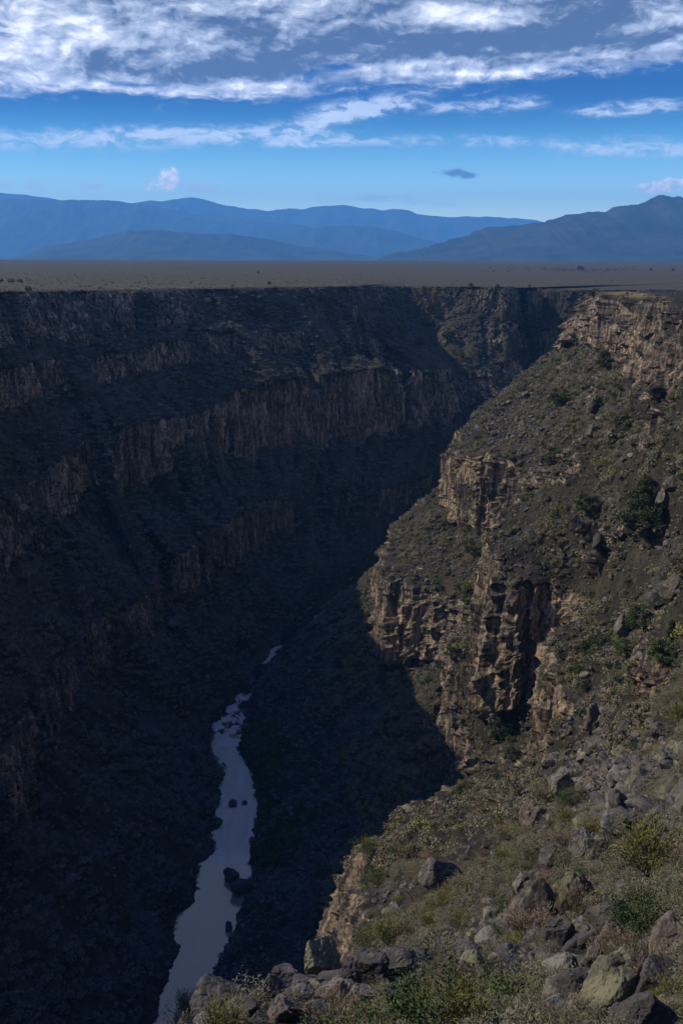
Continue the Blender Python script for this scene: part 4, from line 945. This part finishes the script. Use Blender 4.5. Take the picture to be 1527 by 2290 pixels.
TR = [(65,653,14,13,0,'small dark juniper standing alone on the far rim at its left end'),(603,637,9,8,0,'tiny juniper with a long shadow on the plain behind the far rim'),(1053,642,12,9,1,'dark juniper on the far rim above the dark gully'),(1112,641,8,6,0,'tiny dark juniper on the far rim, next after the larger one'),
      (520,642,7,6,1,'tiny juniper on the middle of the far rim'),(578,612,5,6,0,'tiny dark bush tree far out on the plain'),(1183,642,7,6,1,'tiny juniper where the far rim turns back'),(1297,604,14,10,0,'round dark juniper rising from the dark rock band on the plain'),
      (1455,606,7,6,1,'first of two tiny junipers on the plain above the yellow grass flat'),(1504,606,7,6,0,'second of two tiny junipers on the plain, by the frame edge'),(2,631,12,8,0,'first of three round dark junipers in a row on the plain, cut by the frame'),(26,632,14,8,1,'middle of three round dark junipers in a row on the plain'),(46,632,13,8,0,'third of three round dark junipers in a row on the plain'),
      (896,762,12,42,3,'tall pale green pine on the terrace of the far wall'),(898,742,10,20,3,'upper pale pine growing just behind the tall one'),(797,760,18,20,4,'rounded light green tree at the end of the far terrace'),(958,730,30,22,0,'dark round juniper under the far rim cliffs'),(1000,758,26,18,1,'dark juniper in the middle of the far lit slope'),
      (935,772,26,16,0,'dark juniper low on the far terrace'),(1108,782,16,14,1,'small dark juniper on the lit spur under the far rim'),(1032,800,14,12,0,'dark juniper on the lit slope above the broken cliff'),(1128,745,16,18,1,'dark juniper at the foot of the far rim corner'),
      (1445,1190,120,96,0,'large spreading dark green juniper on the open slope'),(1315,1150,56,48,1,'dark green juniper before the large spreading one'),(1455,1105,56,44,0,'olive dark juniper above the large spreading one'),(1503,1438,26,52,2,'slim dark columnar juniper among green oak scrub'),
      (1235,1040,60,40,1,'dark juniper below the upper rock field'),(1250,905,40,36,0,'dark juniper under the rim cliff above the rock field'),(1360,830,50,44,1,'dark juniper at the foot of the rim cliff'),(1215,1450,0,0,0,''),
      (1440,1420,90,66,4,'green scrub oak on the slope behind the slim juniper'),(1490,1490,80,60,4,'green scrub oak under the slim juniper'),(1400,1470,56,40,4,'low green scrub oak beside the pale leaning slab'),(1520,1290,50,44,4,'bright green scrub oak at the frame edge above the rounded boulder'),
      (1065,1245,50,34,0,'dark bushy juniper at the back of the bench above the lower cliff'),(1010,1470,34,30,4,'bushy green tree at the foot of the lower cliff'),(1120,1660,44,66,0,'dark juniper at the foot of the tall rock pillar'),(1150,1700,40,34,1,'dark low juniper below the tall rock pillar'),(1075,990,30,18,4,'bright green bush at the edge above the upper cliff')]
for k, (u, v, w, h, kind, lab) in enumerate(TR):
    if not w: continue
    hit = cast(u, v)
    if not hit: continue
    kd = float(hit[0].y * CP - hit[0].z * SP) / FP
    wd = w * kd / (.36 if kind in (2,) else .46 if kind == 3 else .95)
    plant_tree(kind, hit[0] - Vector((0, 0, .1)), h * kd * 1.02, wd, lab, 'trees dotted over rim and slopes', k * .9)
# dark rock band on the plain beyond the gorge
pp = []
rb = np.random.default_rng(71)
while len(pp) < 420:
    u = rb.uniform(1075, 1425); v = 604 + rb.normal() * 2.6 + 1.5 * math.sin(u / 40)
    if rb.uniform() > .25 + .75 * math.exp(-((u - 1350) / 70) ** 2) + .5 * math.exp(-((u - 1270) / 40) ** 2): continue
    h = cast(u, v, (plain,))
    if h: pp.append(h[0][:])
pp = np.array(pp); kd = np.linalg.norm(pp, axis=1) / FP
instancer('rock_band', pp, eul(len(pp), rb), scl3(rb.uniform(1.0, 2.6, len(pp)) * kd, rb), rb.integers(0, 3, len(pp)), [SMALL[0], SMALL[2], SMALL[4]], 'dark band of low lava rocks on the plain beside the round juniper')

# ------------------------------------------------------------------ a small white table on the cliff top
def box(bm, lo, hi, bev=.0):
    r = bmesh.ops.create_cube(bm, size=1); c = [(a + b) / 2 for a, b in zip(lo, hi)]; s = [b - a for a, b in zip(lo, hi)]
    bmesh.ops.scale(bm, verts=r['verts'], vec=s); bmesh.ops.translate(bm, verts=r['verts'], vec=c)
    if bev: bmesh.ops.bevel(bm, geom=[e for e in bm.edges if e.verts[0] in r['verts'] and e.verts[1] in r['verts']], offset=bev, segments=2, affect='EDGES')
def bm_obj(name, bm, mat, parent):
    me = bpy.data.meshes.new(name); bm.to_mesh(me); bm.free(); me.materials.append(mat); return link(name, me, parent)
hit = cast(1437, 661)
if hit:
    root = bpy.data.objects.new('white_table', None); COL.objects.link(root); root.location = hit[0] + Vector((0, 0, .02)); root.rotation_euler = (0, 0, .15); root.scale = [float(hit[0].y) / 520] * 3
    WH = plain_mat('white_paint', (.8, .8, .8), .35); GL = plain_mat('grey_metal', (.25, .25, .25), .4)
    bm = bmesh.new(); box(bm, (-1.0, -.38, .72), (1.0, .38, .78), .01); bm_obj('tabletop', bm, WH, root)
    for y in (-.75, .75):
        bm = bmesh.new(); box(bm, (-1.0, y - .13, .42), (1.0, y + .13, .47), .01); bm_obj('bench_seat', bm, WH, root)
    for x in (-.7, .7):
        bm = bmesh.new(); box(bm, (x - .04, -.3, 0), (x + .04, .3, .72)); box(bm, (x - .03, -.8, .36), (x + .03, .8, .42)); box(bm, (x - .035, -.72, 0), (x + .035, -.66, .38)); box(bm, (x - .035, .66, 0), (x + .035, .72, .38)); bm_obj('leg', bm, GL, root)
    tag(root, 'small white table with benches by the yellow grass on the near cliff top', 'table')
# ------------------------------------------------------------------ sun, sky, haze, camera
SUN_EL, SUN_AZ = 38.0, 6.0      # degrees; azimuth: from due left towards ahead
sd = Vector((-math.cos(math.radians(SUN_EL)) * math.cos(math.radians(SUN_AZ)), math.cos(math.radians(SUN_EL)) * math.sin(math.radians(SUN_AZ)), math.sin(math.radians(SUN_EL))))
L = bpy.data.lights.new('sun', 'SUN'); L.energy = 5.0; L.angle = math.radians(.5); L.color = (1, .89, .72)
lo = bpy.data.objects.new('sun', L); COL.objects.link(lo); lo.rotation_euler = sd.to_track_quat('Z', 'Y').to_euler(); lo.location = (-200, 100, 400)

cam = bpy.data.cameras.new('camera'); co = bpy.data.objects.new('camera', cam); COL.objects.link(co)
cam.sensor_fit = 'VERTICAL'; cam.sensor_height = 36.0; cam.sensor_width = 24.0; cam.lens = 35.0
cam.clip_start = .3; cam.clip_end = 200000
co.location = (0, 0, 0); co.rotation_euler = (math.pi / 2 - PITCH, 0, 0)
scene.camera = co
scene.view_settings.view_transform = 'Standard'; scene.view_settings.look = 'None'; scene.view_settings.exposure = 0; scene.view_settings.gamma = 1
scene.render.film_transparent = False
scene.cycles.use_denoising = True; scene.cycles.denoising_prefilter = 'ACCURATE'
scene.cycles.max_bounces = 5; scene.cycles.volume_bounces = 1; scene.cycles.diffuse_bounces = 3; scene.cycles.glossy_bounces = 3; scene.cycles.transparent_max_bounces = 8

world = bpy.data.worlds.new('World'); scene.world = world; world.use_nodes = True
wt = NT(world.node_tree); bg = world.node_tree.nodes['Background']
sky = wt.node('ShaderNodeTexSky', sky_type='NISHITA', sun_disc=False)
sky.sun_elevation = math.radians(SUN_EL); sky.sun_rotation = math.atan2(sd.x, sd.y); sky.ozone_density = 3.0; sky.air_density = 1.0; sky.dust_density = 0.0
sky.altitude = 2000
SKY_STRENGTH = .10
def build_sky():
    t = NT(world.node_tree); t.dim = '2D'
    tc = t.node('ShaderNodeTexCoord'); sep = t.node('ShaderNodeSeparateXYZ'); t.l.new(tc.outputs['Generated'], sep.inputs[0])
    x, y, z = sep.outputs
    PXA = 1 / 4.1e-4 / 100.0                         # hundreds of photograph pixels per radian
    az = t.mul(t.math('ARCTAN2', x, y), PXA)
    hy = t.math('SQRT', t.add(t.mul(x, x), t.mul(y, y)))
    te = t.mul(t.math('MINIMUM', t.math('DIVIDE', z, t.math('MAXIMUM', hy, .02)), 3.0), PXA)
    def to(u, v):
        d = ray(u, v); return math.atan2(d[0], d[1]) * PXA, d[2] / math.hypot(d[0], d[1]) * PXA
    P = t.xyz(az, te, 0)
    def blob(u, v, su, sv, rot=0.0):
        a, e = to(u, v); c, s_ = math.cos(math.radians(rot)), math.sin(math.radians(rot))
        dx = t.sub(az, a); dy = t.sub(te, e)
        p = t.mul(t.add(t.mul(dx, c), t.mul(dy, s_)), 100 / su); q_ = t.mul(t.sub(t.mul(dy, c), t.mul(dx, s_)), 100 / sv)
        return t.math('EXPONENT', t.mul(t.add(t.mul(p, p), t.mul(q_, q_)), -1.0))
    def total(items):
        acc = None
        for it in items:
            b = t.mul(blob(*it[:5]), it[5]); acc = b if acc is None else t.add(acc, b)
        return acc
    warp = t.vadd(t.noise(t.scale(P, (.6, 1.1, 1)), 1, 4, .55, color=True), (-.5, -.5, -.5))
    Pw = t.vadd(P, t.scale(warp, (1.3, .55, 0)))
    n_puff = t.noise(t.scale(Pw, (.80, 1.45, 1)), 1, 9, .62)
    n_str = t.noise(t.scale(Pw, (.28, 2.3, 1)), 1, 8, .60)
    n_low = t.noise(t.scale(P, (.22, .5, 1)), 1, 3, .5)
    # the big bank across the top
    n_det = t.noise(t.scale(Pw, (2.3, 4.2, 1)), 1, 9, .66)
    def billow(vec):
        v = t.node('ShaderNodeTexVoronoi', feature='SMOOTH_F1', normalize=True, voronoi_dimensions='2D'); t.put(v.inputs['Vector'], vec); v.inputs['Scale'].default_value = 1.0
        v.inputs['Detail'].default_value = 3.0; v.inputs['Roughness'].default_value = .52; v.inputs['Lacunarity'].default_value = 2.3; v.inputs['Smoothness'].default_value = .55
        return v.outputs['Distance']
    Pb = t.vadd(P, t.scale(warp, (.9, .5, 0)))
    puff = billow(t.scale(Pb, (1.05, 2.0, 1)))
    puff_l = billow(t.scale(t.vadd(Pb, (.12, -.13, 0)), (1.05, 2.0, 1)))
    relief_ = t.sub(puff_l, puff)
    base = t.add(to(700, 236)[1], t.add(t.mul(t.sub(n_low, .5), .45), t.mul(t.step(-1.6, 0.4, az), .36)))
    bank = t.step(-.30, .75, t.sub(te, base))
    high = t.step(18.0, 40.0, te)
    gaps = total([(8, 58, 40, 24, 20, .62), (100, 32, 42, 10, 25, .45), (745, 150, 85, 14, 8, .60), (655, 172, 70, 16, 0, .40), (320, 190, 60, 5, 0, .3), (1500, 150, 60, 12, 0, .3)])
    tex = t.add(t.add(t.mul(t.sub(n_puff, .5), .45), t.mul(t.sub(.42, puff), .45)), t.add(t.mul(t.sub(n_str, .5), 1.25), t.mul(t.sub(n_det, .5), .55)))
    dens = t.sub(t.add(t.mul(bank, t.sub(1.0, t.mul(high, .95))), t.mul(tex, .95)), gaps)
    a_bank = t.mul(t.step(.22, .85, dens), t.step(0, .12, bank))
    shade = total([(480, 155, 330, 24, 0, -.50), (1090, 95, 430, 34, -2, -.62), (560, 75, 150, 45, 0, -.30), (1400, 30, 170, 36, 0, -.34), (1290, 20, 120, 40, 0, -.28), (870, 12, 60, 45, 0, -.36), (270, 38, 40, 20, 0, -.5), (310, 82, 30, 16, 0, -.35), (210, 118, 34, 12, 0, -.3), (610, 130, 120, 30, 0, -.26),
                   (160, 70, 190, 60, -6, .32), (420, 75, 110, 35, 0, .26), (1030, 30, 120, 34, 0, .52), (640, 40, 80, 26, 0, .34), (980, 140, 200, 10, 3, .46), (1180, 163, 300, 8, 0, .40), (350, 210, 230, 12, -3, .42), (40, 110, 120, 60, 0, .28), (1490, 40, 60, 30, 0, .45), (1340, 128, 160, 8, 4, .32), (560, 200, 90, 18, 10, .25)])
    Pl = t.vadd(Pw, (.10, -.14, 0.0))                # the same puffs a little away from the sun, for lit and dark flanks
    flank = t.sub(n_puff, t.noise(t.scale(Pl, (.80, 1.45, 1)), 1, 9, .62))
    lum = t.add(t.add(.27, t.mul(shade, 1.25)), t.add(t.add(t.mul(flank, 1.2), t.mul(relief_, 1.5)), t.add(t.mul(t.sub(n_str, .5), 1.1), t.add(t.mul(t.sub(.42, puff), .55), t.mul(t.sub(n_det, .5), .45)))))
    lum = t.add(lum, t.mul(t.sub(1.0, a_bank), .30))
    cloud = t.mix(t.step(-.20, .62, lum), (.060, .075, .125), (.36, .40, .50)); cloud = t.mix(t.step(.42, 1.20, lum), cloud, (.90, .90, .93))
    # thin streaks and small clouds lower down
    n_fine = t.step(.34, .68, t.noise(t.scale(Pw, (1.5, 4.6, 1)), 1, 9, .66))
    n_small = t.noise(t.scale(P, (4.2, 5.2, 1)), 1, 9, .66)
    thin = total([(790, 244, 125, 24, 9, 1.15), (720, 272, 95, 12, 10, .9), (880, 238, 90, 16, 6, .55), (990, 242, 60, 12, 4, .6), (1110, 236, 85, 18, 5, .75), (1185, 226, 40, 12, 0, .6), (1430, 240, 130, 17, 2, .95), (1330, 250, 60, 9, 0, .5), (945, 208, 40, 9, 0, .35),
                  (200, 312, 420, 26, 2, .85), (480, 300, 260, 18, 1, .65), (700, 319, 95, 11, 2, .85), (1000, 316, 300, 14, 0, .65), (1330, 334, 150, 15, -3, .95), (1470, 318, 110, 16, -4, .45), (1500, 342, 60, 12, 0, .5),
                  (20, 214, 40, 10, -8, .5), (380, 414, 60, 10, 0, .45), (60, 416, 90, 11, 0, .95), (210, 416, 40, 9, 0, .8), (450, 421, 70, 12, -3, 1.05), (760, 447, 120, 8, 0, .6), (930, 450, 110, 10, -5, .75), (880, 437, 40, 7, 0, .6), (1090, 396, 90, 8, 0, .6), (1380, 406, 100, 10, 0, .45), (1190, 438, 60, 6, 0, .4)])
    a_thin = t.mul(t.step(.06, 1.20, t.mul(thin, t.add(.34, t.mul(n_fine, 1.0)))), .80)
    small = total([(374, 404, 30, 26, 62, 1.15), (392, 392, 16, 14, 0, .8), (1500, 414, 60, 17, 6, 1.2), (1450, 420, 34, 9, 0, .8), (332, 416, 16, 12, 0, .7)])
    a_small = t.step(.30, .80, t.mul(small, t.add(-.15, t.mul(n_small, 2.0))))
    darkc = total([(1020, 387, 34, 11, -4, 1.2), (1050, 393, 22, 7, 0, .9), (968, 386, 10, 5, 0, .6)])
    a_dark = t.mul(t.step(.25, .95, t.mul(darkc, t.add(-.15, t.mul(n_small, 2.0)))), .85)
    # blue of the sky: deeper ahead; the unseen rest brightened to fill shadows
    hs = t.node('ShaderNodeHueSaturation'); hs.inputs['Saturation'].default_value = SKY_SAT; t.l.new(sky.outputs[0], hs.inputs['Color'])
    blue = t.mix(1.0, hs.outputs[0], t.mix(t.math('MAXIMUM', t.step(6.5, 14.0, te), t.step(.25, -.35, y)), t.mix(t.step(.7, 3.7, te), SKY_LOW, SKY_TINT), SKY_FILL), 'MULTIPLY')
    k = 1 / SKY_STRENGTH
    lift = t.add(t.add(1.0, t.mul(t.step(14.0, 8.5, te), .30)), t.mul(t.step(7.5, 2.0, te), 1.0))
    lk = t.xyz(lift, lift, lift)
    sc = lambda c: tuple(v * k for v in c)
    col = t.mix(a_thin, blue, t.mix(1.0, t.mix(n_puff, sc((.40, .48, .62)), sc((.66, .70, .78))), lk, 'MULTIPLY'))
    col = t.mix(a_small, col, t.mix(1.0, t.mix(t.step(.30, .62, n_small), sc((.50, .56, .70)), sc((.92, .90, .88))), lk, 'MULTIPLY'))
    col = t.mix(a_dark, col, sc((.085, .15, .32)))
    cb = t.mix(1.0, t.mix(1.0, cloud, (k, k, k), 'MULTIPLY'), lk, 'MULTIPLY')
    col = t.mix(a_bank, col, cb)
    bg.inputs['Strength'].default_value = SKY_STRENGTH
    t.l.new(col, bg.inputs['Color'])
SKY_FILL = (1.05, 1.55, 3.3); SKY_SAT, SKY_TINT, SKY_LOW = 1.5, (.04, .34, .64), (4.9, 4.1, 3.1)
build_sky()

# the air: a thin even haze round everything
def haze_box():
    bm = bmesh.new(); bmesh.ops.create_cube(bm, size=1)
    lo_, hi_ = Vector((-38000, -2500, -247.5)), Vector((38000, 46000, 2520))
    for v in bm.verts: v.co = Vector([lo_[i] if v.co[i] < 0 else hi_[i] for i in range(3)])
    me = bpy.data.meshes.new('haze'); bm.to_mesh(me); bm.free()
    m = bpy.data.materials.new('haze_air'); m.use_nodes = True; nt = m.node_tree; nt.nodes.clear()
    o = nt.nodes.new('ShaderNodeOutputMaterial'); v = nt.nodes.new('ShaderNodeVolumePrincipled')
    v.inputs['Color'].default_value = HAZE_COLOR; v.inputs['Density'].default_value = HAZE_DENSITY; v.inputs['Anisotropy'].default_value = 0.0
    nt.links.new(v.outputs[0], o.inputs['Volume']); me.materials.append(m)
    return tag(link('haze', me), 'thin blue haze filling the air out to the mountains', None, None, 'stuff')
HAZE_COLOR, HAZE_DENSITY = (.15, .48, 1.0, 1), 4.4e-5
haze_box()
